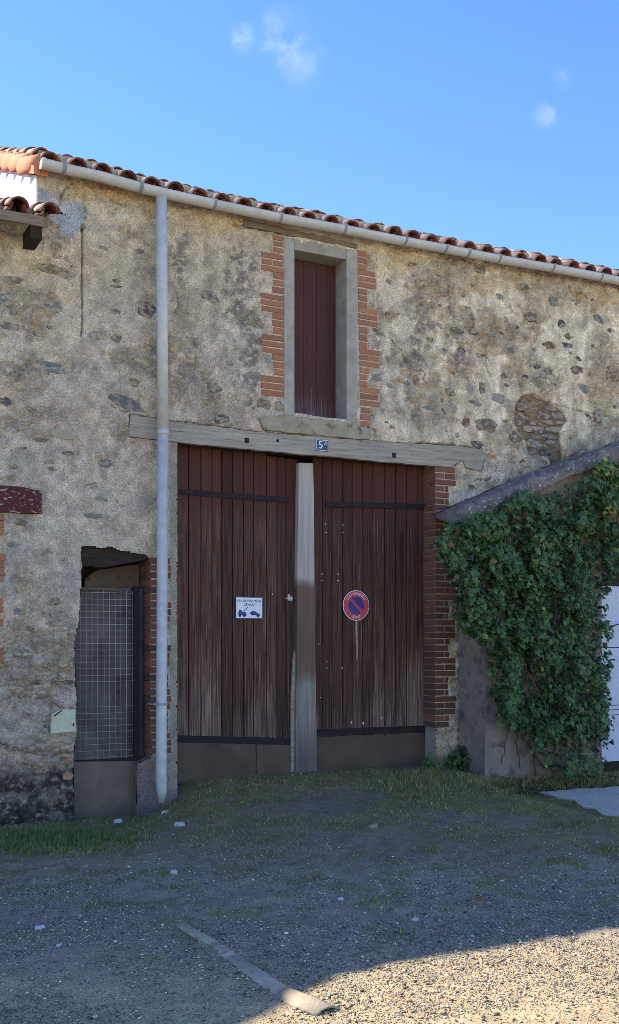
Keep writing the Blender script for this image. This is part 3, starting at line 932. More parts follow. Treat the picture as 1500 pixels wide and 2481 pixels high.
# extra small ones, few on the left, more on the right of the window
_r = random.Random(3)
for _ in range(95):
    px_, py_ = _r.uniform(930, 1495), _r.uniform(650, 1150)
    if inpoly(np.array([px_]), np.array([py_]), RUBBLE)[0] or (py_ > 1060 and px_ < 1190) or py_ > 1250 - (px_ - 1090) * .42 - 30:
        continue
    if py_ < 560 + (px_ - 900) * .19 + 60:
        continue
    if any(abs(px_ - q[0]) < (q[2] / 2 + 10) and abs(py_ - q[1]) < (q[3] / 2 + 8) for q in ST_LIST):
        continue
    w_ = _r.uniform(8, 22)
    ST_LIST.append((px_, py_, w_, w_ * _r.uniform(.45, .9), _r.choice(['brown', 'olive', 'slate', 'grey', 'grey', 'purple', 'rust', 'dark']), _r.uniform(-20, 30)))
for _ in range(55):
    px_, py_ = _r.uniform(5, 370), _r.uniform(560, 1880)
    if inpoly(np.array([px_, px_ - 22, px_ + 22]), np.array([py_] * 3), HOLE_VENT).any() or (px_ > 290 and py_ > 960) or (px_ < 130 and 1160 < py_ < 1260) or (px_ > 100 and 1700 < py_ < 1800) or abs(px_ - 198) < 16:
        continue
    if any(abs(px_ - q[0]) < (q[2] / 2 + 14) and abs(py_ - q[1]) < (q[3] / 2 + 10) for q in ST_LIST):
        continue
    w_ = _r.uniform(14, 44)
    ST_LIST.append((px_, py_, w_, w_ * _r.uniform(.3, .6), _r.choice(['grey', 'grey', 'olive', 'slate', 'brown']), _r.uniform(-10, 15)))
_rr = random.Random(9)
yy = 962
while yy < 1128:
    h_ = _rr.uniform(12, 26)
    xx = 1246
    while xx < 1378:
        w_ = _rr.uniform(26, 58)
        if inpoly(np.array([xx + w_ / 2]), np.array([yy + h_ / 2]), RUBBLE)[0]:
            k_ = _rr.choice(['purple', 'purple', 'brown', 'rust']) if yy < 1030 and xx < 1320 else _rr.choice(['olive', 'slate', 'ochre', 'rust', 'brown', 'dark', 'grey'])
            ST_LIST.append((xx + w_ / 2, yy + h_ / 2, w_ * 1.04, h_ * 1.0, k_, _rr.uniform(-4, 8)))
        xx += w_ + 1
    yy += h_ + 1

# groove round each stone
for (cx, cy, w_, h_, k_, ti) in ST_LIST:
    sel = (np.abs(PX - cx) < w_ + 6) & (np.abs(PY - cy) < h_ + 10)
    d = np.sqrt(((PX - cx) / (w_ * .56)) ** 2 + ((PY - cy) / (h_ * .62)) ** 2)
    m = np.where(sel, sst(1.25, .95, d), 0)
    hgt_ = hgt_ + m * .006

# wall top follows the eave, bottom runs into the ground
top = rimz_a(X) + .16
hole = inpoly(PX, PY, HOLE_GATE) | inpoly(PX, PY, HOLE_WIN) | inpoly(PX + (nB - .5) * 7, PY + (fbm(X * 9, Z * 9, 88, 2) - .5) * 12, HOLE_VENT)
hole |= inpoly(PX, PY, [(-50, 1178), (101, 1186), (103, 1243), (-50, 1238)]) & False
hole |= Z > top
SEAM = [(90, 300), (90, 505), (140, 512), (198, 540), (198, 1300), (177, 1330), (177, 2200), (-400, 2200), (-400, 300)]
left_ = inpoly(PX, PY, SEAM)
hole |= left_ & (PY < 500 + .19 * (PX - 40))
wcol = wcol * np.array([1.20, 1.13, 1.05])
V = np.stack([X, hgt_, Z], -1).reshape(-1, 3)
idx = np.arange(nx * nzr).reshape(nzr, nx)
F = np.stack([idx[:-1, :-1], idx[:-1, 1:], idx[1:, 1:], idx[1:, :-1]], -1).reshape(-1, 4)
hf = hole.ravel()
keepf = ~(hf[F].sum(1) >= 2)
lf = left_.ravel()[F[:, 0]]


def sub_mesh(name, F):
    u, inv = np.unique(F, return_inverse=True)
    return np_mesh(name, V[u], inv.reshape(F.shape), wcol.reshape(-1, 3)[u], True)


front_wall = add('front_wall', sub_mesh('front_wall', F[keepf & ~lf]), MAT['wall'], barn)
house_wall = add('house_wall', sub_mesh('house_wall', F[keepf & lf]), MAT['wall'], house)
hgt_i = hgt_


def wall_y(x, z):
    i = int(np.clip(round((x - wxs[0]) / ST), 0, nx - 1))
    j = int(np.clip(round((z - wzs[0]) / ST), 0, nzr - 1))
    return float(hgt_i[j, i])


def stone_mesh(w, h, t, rs):
    n = rs.choice([10, 12, 13, 15])
    a0 = rs.uniform(0, 6.28)
    out = []
    sq = rs.uniform(1.3, 3.6)
    for i in range(n):
        a = a0 + 2 * math.pi * (i + rs.uniform(-.25, .25)) / n
        c, s = math.cos(a), math.sin(a)
        r = 1 / ((abs(c) ** sq + abs(s) ** sq) ** (1 / sq)) * rs.uniform(.68, 1.06)
        out.append((c * r * w / 2, s * r * h / 2))
    vs, fs = [], []
    for k, (sc, y) in enumerate(((1.03, .02), (1.0, -t * .35), (.82, -t))):
        for (x, z) in out:
            vs.append((x * sc, y + (rs.uniform(-.3, .3) * t if k == 2 else 0), z * sc))
    vs.append((0, -t * rs.uniform(.8, 1.3), 0))
    for k in range(2):
        for i in range(n):
            j = (i + 1) % n
            fs.append((k * n + i, k * n + j, (k + 1) * n + j, (k + 1) * n + i))
    fs += [(2 * n + i, 2 * n + (i + 1) % n, 3 * n) for i in range(n)]
    me = bpy.data.meshes.new('stone')
    me.from_pydata(vs, [], fs)
    me.update()
    return me


rs = random.Random(21)
for (cx, cy, w_, h_, k_, ti) in ST_LIST:
    c = W(cx, cy)
    wm, hm = WX(cx + w_ / 2) - WX(cx - w_ / 2), abs(W(cx, cy - h_ / 2).z - W(cx, cy + h_ / 2).z)
    if brickzone[int(np.clip((c.z - wzs[0]) / ST, 0, nzr - 1)), int(np.clip((c.x - wxs[0]) / ST, 0, nx - 1))]:
        continue
    isl = bool(inpoly(np.array([cx]), np.array([cy]), SEAM)[0])
    t_ = rs.uniform(.002, .008)
    yo = wall_y(c.x, c.z)
    add('stone', stone_mesh(wm, hm, t_, rs), MAT['st_' + k_], house_wall if isl else front_wall, (c.x, yo, c.z), (0, math.radians(ti), 0))

# walls out of the picture that close the two buildings
def simple(name, m, parent, fn, smooth=False):
    b = MB()
    fn(b)
    return add(name, b.mesh(name, smooth), m, parent)


EAVE_Z = rimz(5.0)
plain = m_rough('plain_render', lin(150, 140, 122), lin(126, 118, 106), 4, .95, bump=40, rnd=0)
simple('front_wall_end', plain, barn, lambda b: b.box(8.985, BARN_X1, 0, .4, -.2, rimz(9.2)))
simple('back_wall', plain, barn, lambda b: b.box(BARN_X0, BARN_X1, 7.6, 8.0, -.2, 5.2))
simple('right_wall', plain, barn, lambda b: b.box(BARN_X1 - .3, BARN_X1, .4, 7.6, -.2, 6.4))
SL = math.tan(math.radians(23.0))
zl = rimz(BARN_X0)
def gable(name, m, pts, x0, x1):
    b = MB()
    b.prism(pts, 0, 1)
    me = bpy.data.meshes.new(name)
    me.from_pydata([(x1 if v[1] > .5 else x0, v[0], v[2]) for v in b.v], [], [f[::-1] for f in b.f])
    me.update()
    return add(name, me, m, barn)


gable('side_wall', MAT['white_wall'], [(.03, 4.55), (7.9, 4.55), (7.9, zl), (4.0, zl - .07 + SL * 4.0), (.03, zl - .06)], BARN_X0, BARN_X0 + .06)
gable('party_wall', plain, [(.45, -.2), (7.9, -.2), (7.9, 4.549), (.45, 4.549)], BARN_X0, BARN_X0 + .06)
simple('house_wall_end', plain, house, lambda b: (b.box(-4, 1.56, .0, .4, -.2, 4.95), b.box(-4, BARN_X0, 7.3, 7.7, -.2, 4.9)))
simple('barn_floor', MAT['infill'], barn, lambda b: b.box(BARN_X0 + .36, BARN_X1 - .3, .42, 7.6, -.1, .0))

# reveals behind the openings
def reveal(name, poly, depth, m, parent, skip=()):
    b = MB()
    n = len(poly)
    for i in range(n):
        if i in skip:
            continue
        p, q = W(*poly[i]), W(*poly[(i + 1) % n])
        ln = (q - p).length
        k = max(1, int(ln / .15))
        for s in range(k):
            a, c = p.lerp(q, s / k), p.lerp(q, (s + 1) / k)
            b.add([(a.x, -.002, a.z), (c.x, -.002, c.z), (c.x, depth, c.z), (a.x, depth, a.z)], [(0, 1, 2, 3)])
    return add(name, b.mesh(name), m, parent)


reveal('gate_reveal', [(p[0] + (1.5 if p[0] == GATE_R else 0), p[1]) for p in HOLE_GATE], .42, MAT['mortar'], barn, skip=(4,))
reveal('vent_reveal', [(p[0] + (1.5 if p[0] == 364 else 0), p[1]) for p in HOLE_VENT], .42, MAT['reveal'], barn, skip=(6,))

# ------------------------------------------------------------------ bricks
def brick_mesh(i):
    r = random.Random(100 + i)
    b = MB()
    e = .035
    j = lambda: r.uniform(-.012, .012)
    # unit brick: x 0..1, y 0..1 (0 front), z 0..1, front edges chamfered
    fr = [(e + j(), 0, e * 1.6 + j()), (1 - e + j(), 0, e * 1.6 + j()), (1 - e + j(), 0, 1 - e * 1.6 + j()), (e + j(), 0, 1 - e * 1.6 + j())]
    md = [(j(), .06, j()), (1 + j(), .06, j()), (1 + j(), .06, 1 + j()), (j(), .06, 1 + j())]
    bk = [(0, 1, 0), (1, 1, 0), (1, 1, 1), (0, 1, 1)]
    b.add(fr + md + bk, [(0, 1, 2, 3)] + [(4 + k, 4 + (k + 1) % 4, (k + 1) % 4, k) for k in range(4)] + [(8 + k, 8 + (k + 1) % 4, 4 + (k + 1) % 4, 4 + k) for k in range(4)])
    me = b.mesh('brick')
    return me


BR = {}
for mk in ('brick_orange', 'brick_red', 'brick_soot'):
    BR[mk] = []
    for i in range(5):
        me = brick_mesh(i)
        me.materials.append(MAT[mk])
        BR[mk].append(me)
rb = random.Random(5)


def brick(x0, x1, y0, y1, z0, z1, mk, parent):
    o = add('brick', rb.choice(BR[mk]), None, parent, (x0, y0 + rb.uniform(-.003, .002), z0), (rb.uniform(-.006, .006), rb.uniform(-.008, .008), rb.uniform(-.006, .006)), (x1 - x0, y1 - y0, z1 - z0))
    return o


window = add('window', None, None, barn, tuple(W(776, 1020)))
for q in QUOIN_L + QUOIN_R:
    x0, x1, y0, y1 = q
    xa, xb = W(x0, 0).x, W(x1, 0).x
    zt, zb = W((x0 + x1) / 2, y0).z, W((x0 + x1) / 2, y1).z
    rows = 3
    p = (zt - zb) / rows
    for r in range(rows):
        za = zt - (r + 1) * p
        jl, jr = rb.uniform(-.014, .010), rb.uniform(-.010, .014)
        wide = (x1 - x0) > 35
        if wide and r == 1 and rb.random() < .5:
            xm = xa + (xb - xa) * rb.choice([.48, .52])
            brick(xa + jl, xm - .005, -.004, .08, za + .006, za + p - .005, 'brick_orange', front_wall)
            brick(xm + .005, xb + jr * .3, -.004, .08, za + .006, za + p - .005, 'brick_orange', front_wall)
        else:
            left_side = x1 < 750
            brick(xa + (jl if left_side else .003), xb - .003 + (0 if left_side else jr), -.004, .08, za + .006, za + p - .005, 'brick_orange', front_wall)
# gate pier on the right of the gate: front and reveal
for i in range(pr_rows):
    zt = pier_r_z1 - i * PITCH
    mk = 'brick_red' if i < pr_rows * .55 else ('brick_soot' if rb.random() < .6 else 'brick_red')
    L = r_len[i]
    z0, z1 = zt - PITCH + .006, zt - .0045
    if i % 2 == 0:
        brick(PIER_R0 - .004, PIER_R0 + L, -.004, .11, z0, z1, mk, front_wall)
        brick(PIER_R0 - .004, PIER_R0 + .1, .12, .34, z0, z1, mk, front_wall)
    else:
        w1 = min(.108, L)
        brick(PIER_R0 - .004, PIER_R0 + w1, -.004, .22, z0, z1, mk, front_wall)
        brick(PIER_R0 - .004, PIER_R0 + .1, .23, .34, z0, z1, mk, front_wall)
        if L - w1 > .03:
            brick(PIER_R0 + w1 + .009, PIER_R0 + L, -.004, .1, z0, z1, mk, front_wall)
# vent pier: front and left-facing reveal
for i in range(pl_rows):
    zt = pier_l_z1 - i * PITCH
    mk = 'brick_red' if rb.random() < .6 else 'brick_soot'
    L = l_len[i]
    z0, z1 = zt - PITCH + .006, zt - .0045
    if i % 2 == 0:
        brick(PIER_L1 - .004, PIER_L1 + L, -.004, .11, z0, z1, mk, front_wall)
        brick(PIER_L1 - .004, PIER_L1 + .1, .12, .30, z0, z1, mk, front_wall)
    else:
        brick(PIER_L1 - .004, PIER_L1 + .108, -.004, .20, z0, z1, mk, front_wall)
        brick(PIER_L1 - .004, PIER_L1 + .1, .21, .30, z0, z1, mk, front_wall)
        brick(PIER_L1 + .117, PIER_L1 + L, -.004, .1, z0, z1, mk, front_wall)
# orange bricks at the picture's left edge, jamb of a walled-up opening
for i, (y0_, y1_, w_) in enumerate(((1246, 1262, 9), (1264, 1280, 9), (1282, 1297, 10), (1342, 1358, 11), (1360, 1376, 9), (1378, 1394, 10), (1396, 1410, 6), (1450, 1466, 7), (1468, 1484, 7), (1500, 1516, 6), (1570, 1586, 7), (1590, 1606, 7))):
    a, b_ = W(w_, y0_), W(w_, y1_)
    brick(a.x - .22, a.x, -.022, .05, b_.z, a.z, 'brick_orange', house_wall)

# ------------------------------------------------------------------ oak lintel over the gate
def poly_xz(pts, y):
    return [(W(p[0], p[1], y).x, W(p[0], p[1], y).z) for p in pts]


def dense(pts, step, jit, r):
    out = []
    n = len(pts)
    for i in range(n):
        p, q = Vector(pts[i]), Vector(pts[(i + 1) % n])
        k = max(1, int((q - p).length / step))
        for s in range(k):
            o = p.lerp(q, s / k)
            out.append((o.x + r.uniform(-jit, jit), o.y + r.uniform(-jit, jit)))
    return out


b = MB()
b.prism(poly_xz(dense(BEAM, 14, 1.3, random.Random(2)), -.012), -.012, .05)
beam = bevel(add('lintel_beam', b.mesh('lintel_beam'), MAT['beam'], barn), .006)
# inner part of the beam over the opening, so the soffit has depth
b = MB()
b.prism(poly_xz([(432, 1024), (1050, 1080), (1052, 1126), (860, 1110), (640, 1090), (432, 1069)], .045), .045, .40)
add('beam_core', b.mesh('beam_core'), MAT['dark_wood'], beam)
for (px_, py_) in ((598, 1067), (955, 1103), (673, 1068)):
    c = W(px_, py_, -.013)
    s_ = .022 if px_ != 673 else .012
    b = MB()
    b.box(c.x - s_, c.x + s_, -.0155, -.01, c.z - s_ * 1.1, c.z + s_ * 1.1)  # raised dark block; its colour stands in for the hole's shade
    add('dark_hole_block', b.mesh('dark_hole_block'), MAT['iron'], beam)

# ------------------------------------------------------------------ loft window: concrete frame, sill, board shutter
wxl, wxr, wil, wir = WX(688), WX(866), WX(713), WX(839)
zt_ = (W(688, 575).z + W(866, 606).z) / 2
zit = (W(713, 606).z + W(839, 628).z) / 2
zbl = (W(688, 1003).z + W(866, 1027).z) / 2
FD = .26
b = MB(); b.box(wxl, wil, -.008, FD, zbl, zt_ - .0)
add('frame', b.mesh('frame'), MAT['concrete'], window)
bevel(window.children[-1], .006)
b = MB(); b.box(wir, wxr, -.008, FD, zbl, zt_ - .0)
bevel(add('frame', b.mesh('frame'), MAT['concrete'], window), .006)
b = MB(); b.box(wil, wir, -.006, FD, zit, zt_ - .003)
bevel(add('frame', b.mesh('frame'), MAT['concrete'], window), .006)
SILL = [(628, 1012), (690, 1005), (868, 1027), (885, 1042), (902, 1052), (898, 1066), (860, 1063), (740, 1052), (640, 1040)]
b = MB(); b.prism(poly_xz(dense(SILL, 12, 1.4, random.Random(4)), -.03), -.03, .26)
bevel(add('sill', b.mesh('sill'), MAT['sill'], window), .008)
shy = .205
edges = [wil - .004, WX(735, shy), WX(768, shy), wir + .004]
for i in range(3):
    b = MB()
    b.box(edges[i] + .002, edges[i + 1] - .002, shy + (.0, .004, .012)[i], shy + .03, zbl + .005, zit - .002)
    bevel(add('shutter_board', b.mesh('shutter_board'), MAT['shutter'], window), .003, 1)

# ------------------------------------------------------------------ gate: two leaves of planks, iron straps, sheet kick plates, centre post
GY = .21


def plank_obj(xa, xb, z0, z1, y, leaf, r):
    b = MB()
    k = 4
    xs = [xa + .003] + [xa + (xb - xa) * (i + r.uniform(-.3, .3)) / k for i in range(1, k)] + [xb - .003]
    top = [(x, z1 + r.uniform(-.012, .004)) for x in xs]
    bot = [(x, z0 + r.uniform(-.006, .01)) for x in xs[::-1]]
    b.prism(top + bot, y, y + .028)
    return bevel(add('plank', b.mesh('plank'), MAT['plank'], leaf), .005, 1)


def leaf_top(px_):
    return 1080 + (px_ - 430) * .083


def leaf_bot(px_):
    return 1897 - (px_ - 430) * .07


lt_edges = [424, 457, 486, 513, 540, 567, 591, 616, 644, 670, 693, 722]
rt_edges = [758, 782, 806, 830, 856, 881, 905, 932, 958, 985, 1010, 1052]
leaves = []
rp = random.Random(12)
for name, ed in (('gate_leaf', lt_edges), ('gate_leaf', rt_edges)):
    c = W((ed[0] + ed[-1]) / 2, 1890, GY)
    leaf = add(name, None, None, barn, tuple(c))
    leaves.append(leaf)
    ed = [e + rp.uniform(-3, 3) if 0 < i < len(ed) - 1 else e for i, e in enumerate(ed)]
    for i in range(len(ed) - 1):
        xa, xb = WX(ed[i], GY), WX(ed[i + 1], GY)
        pm = (ed[i] + ed[i + 1]) / 2
        z1 = W(pm, leaf_top(pm) - 6, GY).z
        if ed is not rt_edges and 655 < pm < 712:
            z1 -= rp.uniform(.03, .075)
        z0 = W(pm, leaf_bot(pm) - 12, GY).z
        plank_obj(xa, xb, z0, z1, GY + rp.uniform(-.004, .006), leaf, rp)


def strap(px0, py0, px1, py1, hpx, leaf, y=GY - .014, name='strap_hinge', nails=7):
    b = MB()
    b.prism(poly_xz([(px0, py0 - hpx / 2), (px1, py1 - hpx / 2), (px1, py1 + hpx / 2), (px0, py0 + hpx / 2)], y), y, y + .009)
    o = bevel(add(name, b.mesh(name), MAT['iron'], leaf), .002, 1)
    return o


L0, R0 = leaves
strap(424, 1190, 700, 1212, 13, L0)
strap(424, 1790, 704, 1797, 17, L0)
strap(790, 1222, 1040, 1228, 13, R0)
strap(766, 1776, 1042, 1766, 17, R0)
for pts, leaf in (([(424, 1800), (619, 1798), (621, 1893), (424, 1900)], L0), ([(623, 1798), (706, 1796), (708, 1882), (624, 1890)], L0), ([(766, 1787), (1050, 1776), (1053, 1853), (766, 1878)], R0)):
    b = MB()
    b.prism(poly_xz(pts, GY - .012), GY - .012, GY - .004)
    bevel(add('kick_plate', b.mesh('kick_plate'), MAT['plate'], leaf), .002, 1)
for leaf, row in ((L0, [(440 + 34 * i, 1191.5 + 34 * i * .08) for i in range(8)]), (R0, [(812 + 36 * i, 1222.5 + 36 * i * .024) for i in range(6)])):
    for (px_, py_) in row:
        c = W(px_, py_, GY - .016)
        b = MB()
        b.tube([(c.x, GY - .021, c.z), (c.x, GY - .012, c.z)], .008, 8)
        add('rivet', b.mesh('rivet'), MAT['iron'], leaf)
# pintle of the right leaf, standing out on the brick reveal
c = W(1032, 1228, GY - .03)
b = MB(); b.tube([(c.x + .02, GY - .05, c.z - .05), (c.x + .02, GY - .05, c.z + .05)], .022, 10)
add('hinge_pin', b.mesh('hinge_pin', True), MAT['iron'], R0)
# pale tacks left from notices
TACKS = [(788, 1270), (790, 1290), (831, 1272), (831, 1290), (780, 1391), (780, 1407), (819, 1391), (819, 1407), (731, 1408), (660, 1440), (792, 1603), (792, 1618), (829, 1618), (731, 1610), (732, 1624), (852, 1750), (880, 1752), (925, 1740), (772, 1560), (777, 1690)]
for (px_, py_) in TACKS:
    c = W(px_, py_, GY - .005)
    b = MB(); w_ = rp.uniform(.003, .0045); h_ = rp.uniform(.004, .007) if py_ < 1700 else .013
    b.box(c.x - w_, c.x + w_, GY - .009, GY + .006, c.z - h_, c.z + h_)
    add('tack', b.mesh('tack'), MAT['white_enamel'], L0 if px_ < 722 else R0)
# latch
c = W(700, 1447, GY - .02)
b = MB()
b.box(c.x - .012, c.x + .008, GY - .03, GY + .004, c.z - .034, c.z + .03)
b.box(c.x + .014, c.x + .036, GY - .026, GY + .004, c.z - .034, c.z + .008)
b.box(c.x - .03, c.x + .045, GY - .016, GY + .004, c.z - .02, c.z - .004)
bevel(add('latch', b.mesh('latch'), MAT['wire'], L0), .003)
# centre post: cover board and the older batten beside it
b = MB()
PY_ = GY - .06
b.prism(poly_xz(dense([(724, 1120), (760, 1122), (769, 1876), (716, 1879), (718, 1700)], 40, .6, random.Random(8)), PY_), PY_, GY + .03)
bevel(add('centre_post', b.mesh('centre_post'), MAT['post'], barn), .006)
b = MB()
b.prism(poly_xz(dense([(706, 1700), (711, 1600), (722, 1540), (722, 1880), (706, 1880)], 40, .6, random.Random(8)), GY - .03), GY - .03, GY - .002)
bevel(add('batten', b.mesh('batten'), MAT['beam'], L0), .003)
# pale vertical batten under the round sign
b = MB(); b.prism(poly_xz([(861, 1497), (866, 1497), (867, 1590), (864, 1600)], GY - .008), GY - .008, GY)
add('pale_streak_batten', b.mesh('pale_streak_batten'), MAT['beam'], R0)

# ------------------------------------------------------------------ vent: lintel board, dusty panel, wire grille, cement infill
VY = .13
vent = add('vent', None, None, barn, tuple(W(255, 1845, VY)))
b = MB(); b.prism(poly_xz(dense([(150, 1318), (380, 1326), (380, 1352), (330, 1362), (250, 1374), (150, 1368)], 14, 2.0, random.Random(3)), .02), .02, .34)
bevel(add('wooden_lintel', b.mesh('wooden_lintel'), MAT['dark_wood'], vent), .008)
b = MB(); b.prism(poly_xz([(150, 1362), (375, 1362), (375, 1440), (150, 1440)], .36), .36, .39)
add('back_board', b.mesh('back_board'), MAT['dark_wood'], vent)
b = MB(); b.prism(poly_xz(dense([(205, 1402), (238, 1380), (338, 1366), (338, 1428), (205, 1428)], 12, 1.5, random.Random(6)), .27), .27, .30)
bevel(add('tan_board', b.mesh('tan_board'), MAT['tan_board'], vent), .004)
b = MB(); b.box(WX(150, .2), WX(372, .2), .2, .23, W(250, 1846, .2).z, W(250, 1424, .2).z)
add('dusty_panel', b.mesh('dusty_panel'), MAT['dust_panel'], vent)
x_l, x_r = WX(172, VY), WX(324, VY)
z_t, z_b = W(250, 1430, VY).z, W(250, 1842, VY).z
b = MB(); b.box(x_r - .005, x_r + .045, VY - .02, VY + .05, z_b - .02, z_t + .04)
bevel(add('frame_post', b.mesh('frame_post'), MAT['iron'], vent), .004)
b = MB(); b.box(x_l, x_r - .006, VY - .02, VY + .05, z_b - .03, z_b + .005)
bevel(add('frame_rail', b.mesh('frame_rail'), MAT['iron'], vent), .004)
b = MB(); b.box(x_l, WX(290, VY), VY - .012, VY + .02, z_t - .004, z_t + .02)
bevel(add('frame_rail', b.mesh('frame_rail'), MAT['tan_board'], vent), .004)
rw = random.Random(4)
xw = x_l + .03
while xw < x_r:
    b = MB(); b.tube([(xw + rw.uniform(-.003, .003), VY, z_b), (xw + rw.uniform(-.004, .004), VY - rw.uniform(0, .012), (z_b + z_t) / 2), (xw, VY, z_t)], .0019, 5)
    add('wire', b.mesh('wire', True), MAT['wire'], vent)
    xw += .0525
zw = z_b + .03
while zw < z_t:
    if not (.57 < (z_t - zw) / (z_t - z_b) < .66 and rw.random() < .6):
        b = MB(); b.tube([(x_l, VY - .004, zw), ((x_l + x_r) / 2, VY - .004 - rw.uniform(0, .01), zw + rw.uniform(-.006, .003)), (x_r, VY - .004, zw)], .0019, 5)
        add('wire', b.mesh('wire', True), MAT['wire'], vent)
    zw += .056
b = MB(); b.prism(poly_xz([(160, 1846), (345, 1844), (350, 2090), (160, 2090)], .10), .10, .3)
bevel(add('cement_infill', b.mesh('cement_infill'), MAT['infill'], vent), .006)

# ------------------------------------------------------------------ house details: red lintel, meter cover
b = MB(); b.prism(poly_xz(dense([(-60, 1172), (60, 1180), (100, 1190), (103, 1244), (-60, 1240)], 14, 1.2, random.Random(3)), -.03), -.03, .03)
bevel(add('red_lintel', b.mesh('red_lintel'), MAT['lintel_red'], house), .006)
b = MB(); b.prism(poly_xz([(126, 1730), (146, 1719), (183, 1719), (184, 1773), (123, 1778)], -.04), -.04, .01)
meter = bevel(add('meter_cover', b.mesh('meter_cover'), MAT['cream'], None, label='cream meter cover with a chipped corner on the wall beside the wire grille', cat='meter cover'), .004)
for m_ in [b]:
    pass
c0, c1 = W(131, 1735, -.042), W(150, 1721, -.042)
b = MB(); b.tube([(c0.x, -.043, c0.z), (c1.x, -.043, c1.z)], .0055, 6)
add('hinge', b.mesh('hinge'), MAT['iron'], meter)
c0 = W(178, 1756, -.042)
b = MB(); b.box(c0.x - .006, c0.x + .006, -.046, -.038, c0.z - .01, c0.z + .012)
add('catch', b.mesh('catch'), MAT['iron'], meter)

# ------------------------------------------------------------------ roofs
def tile_mesh(name, r0, r1, L, flip, m, th=.013, n=8):
    """canal tile: axis along y, wide end at y=0; flip makes the channel below"""
    vs, fs = [], []
    for (y, r) in ((0, r0), (L, r1)):
        for rr in (r, r - th):
            for k in range(n + 1):
                a = math.pi * k / n
                z = math.sin(a) * rr
                vs.append((math.cos(a) * rr, y, -z if flip else z))
    q = n + 1
    for k in range(n):
        fs += [(k, k + 1, 2 * q + k + 1, 2 * q + k), (q + k, 3 * q + k, 3 * q + k + 1, q + k + 1), (k, q + k, q + k + 1, k + 1), (2 * q + k, 2 * q + k + 1, 3 * q + k + 1, 3 * q + k)]
    fs += [(0, 2 * q, 3 * q, q), (n, q + n, 3 * q + n, 2 * q + n)]
    if flip:
        fs = [f[::-1] for f in fs]
    me = bpy.data.meshes.new(name)
    me.from_pydata(vs, [], fs)
    me.update()
    me.polygons.foreach_set('use_smooth', np.ones(len(me.polygons), bool))
    me.materials.append(m)
    if m is MAT['tile'] and not flip:  # outer faces of cover tiles paler than their ends and undersides
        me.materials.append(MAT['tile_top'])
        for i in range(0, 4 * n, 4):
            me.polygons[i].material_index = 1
    return me


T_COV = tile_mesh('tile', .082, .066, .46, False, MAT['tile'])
T_CHA = tile_mesh('tile', .085, .095, .46, True, MAT['tile'])
T_RAK = tile_mesh('tile', .118, .104, .46, False, MAT['tile_end'])
PIT = math.atan(SL)
roof = add('roof', None, None, barn, (5.2, 0, EAVE_Z))
BUL = [121, 189, 249, 309, 368, 427, 483, 539, 592, 645, 699, 750, 803, 854, 905, 953, 1001, 1045, 1089, 1137, 1180, 1224, 1264, 1308, 1348, 1389, 1430, 1469, 1507, 1545]
EY = -.14
cov_x = [WX(p, EY) for p in BUL]
rt = random.Random(6)
dz0 = -.006
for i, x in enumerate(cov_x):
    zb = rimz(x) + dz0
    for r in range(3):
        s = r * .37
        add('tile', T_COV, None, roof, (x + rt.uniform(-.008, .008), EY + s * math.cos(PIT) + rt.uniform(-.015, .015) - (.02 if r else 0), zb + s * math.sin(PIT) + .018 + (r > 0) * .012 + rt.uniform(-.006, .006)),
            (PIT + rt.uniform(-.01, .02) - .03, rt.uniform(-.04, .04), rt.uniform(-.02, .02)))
        if i < len(cov_x) - 1:
            xm = (x + cov_x[i + 1]) / 2
            zc = rimz(xm) + dz0
            add('tile', T_CHA, None, roof, (xm + rt.uniform(-.006, .006), EY + .02 + s * math.cos(PIT), zc + s * math.sin(PIT) + .06), (PIT - .03, rt.uniform(-.03, .03), rt.uniform(-.01, .01)))


def joined_tiles(xs, rows, base_fn, parent, name='upper_tiles'):
    vs, fs = [], []
    for i, x in enumerate(xs):
        for r in rows:
            s = r * .37
            for me, xx, dzz in ((T_COV, x, .03), (T_CHA, (x + (xs[i + 1] if i + 1 < len(xs) else x + .23)) / 2, .06)):
                M_ = Matrix.Translation((xx + rt.uniform(-.006, .006), EY + s * math.cos(PIT), base_fn(xx) + s * math.sin(PIT) + dzz)) @ Euler((PIT - .03, 0, 0)).to_matrix().to_4x4()
                n0 = len(vs)
                vs += [tuple(M_ @ v.co) for v in me.vertices]
                fs += [tuple(q + n0 for q in p.vertices) for p in me.polygons]
    me = bpy.data.meshes.new(name)
    me.from_pydata(vs, [], fs)
    me.update()
    return add(name, me, MAT['tile_top'], parent, kind='stuff')


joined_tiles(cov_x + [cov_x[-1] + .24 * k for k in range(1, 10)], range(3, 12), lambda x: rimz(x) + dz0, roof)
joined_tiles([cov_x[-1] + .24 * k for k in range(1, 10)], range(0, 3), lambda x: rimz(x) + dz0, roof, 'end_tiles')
# deck under the tiles: front and back slopes
b = MB()
xs_ = [BARN_X0 + .02] + list(np.linspace(BARN_X0 + .3, BARN_X1, 24))
ROOF_D = 4.05
for i in range(len(xs_) - 1):
    xa, xb = xs_[i], xs_[i + 1]
    za, zb = rimz(xa) - .035, rimz(xb) - .035
    y0 = -.09
    b.add([(xa, y0, za), (xb, y0, zb), (xb, ROOF_D, zb + SL * (ROOF_D - y0)), (xa, ROOF_D, za + SL * (ROOF_D - y0)), (xb, 8.2, zb), (xa, 8.2, za)], [(0, 1, 2, 3), (3, 2, 4, 5)])
deck = add('roof_deck', b.mesh('roof_deck'), MAT['eave_wood'], roof)
# rake tiles along the gable, turned down over the edge
for r in range(10):
    s = r * .37
    add('tile', T_RAK, None, roof, (BARN_X0 + .10, -.06 + s * math.cos(PIT), rimz(BARN_X0) - .005 + s * math.sin(PIT) + (.012 if r else 0)), (PIT - .035, math.radians(-38), 0))

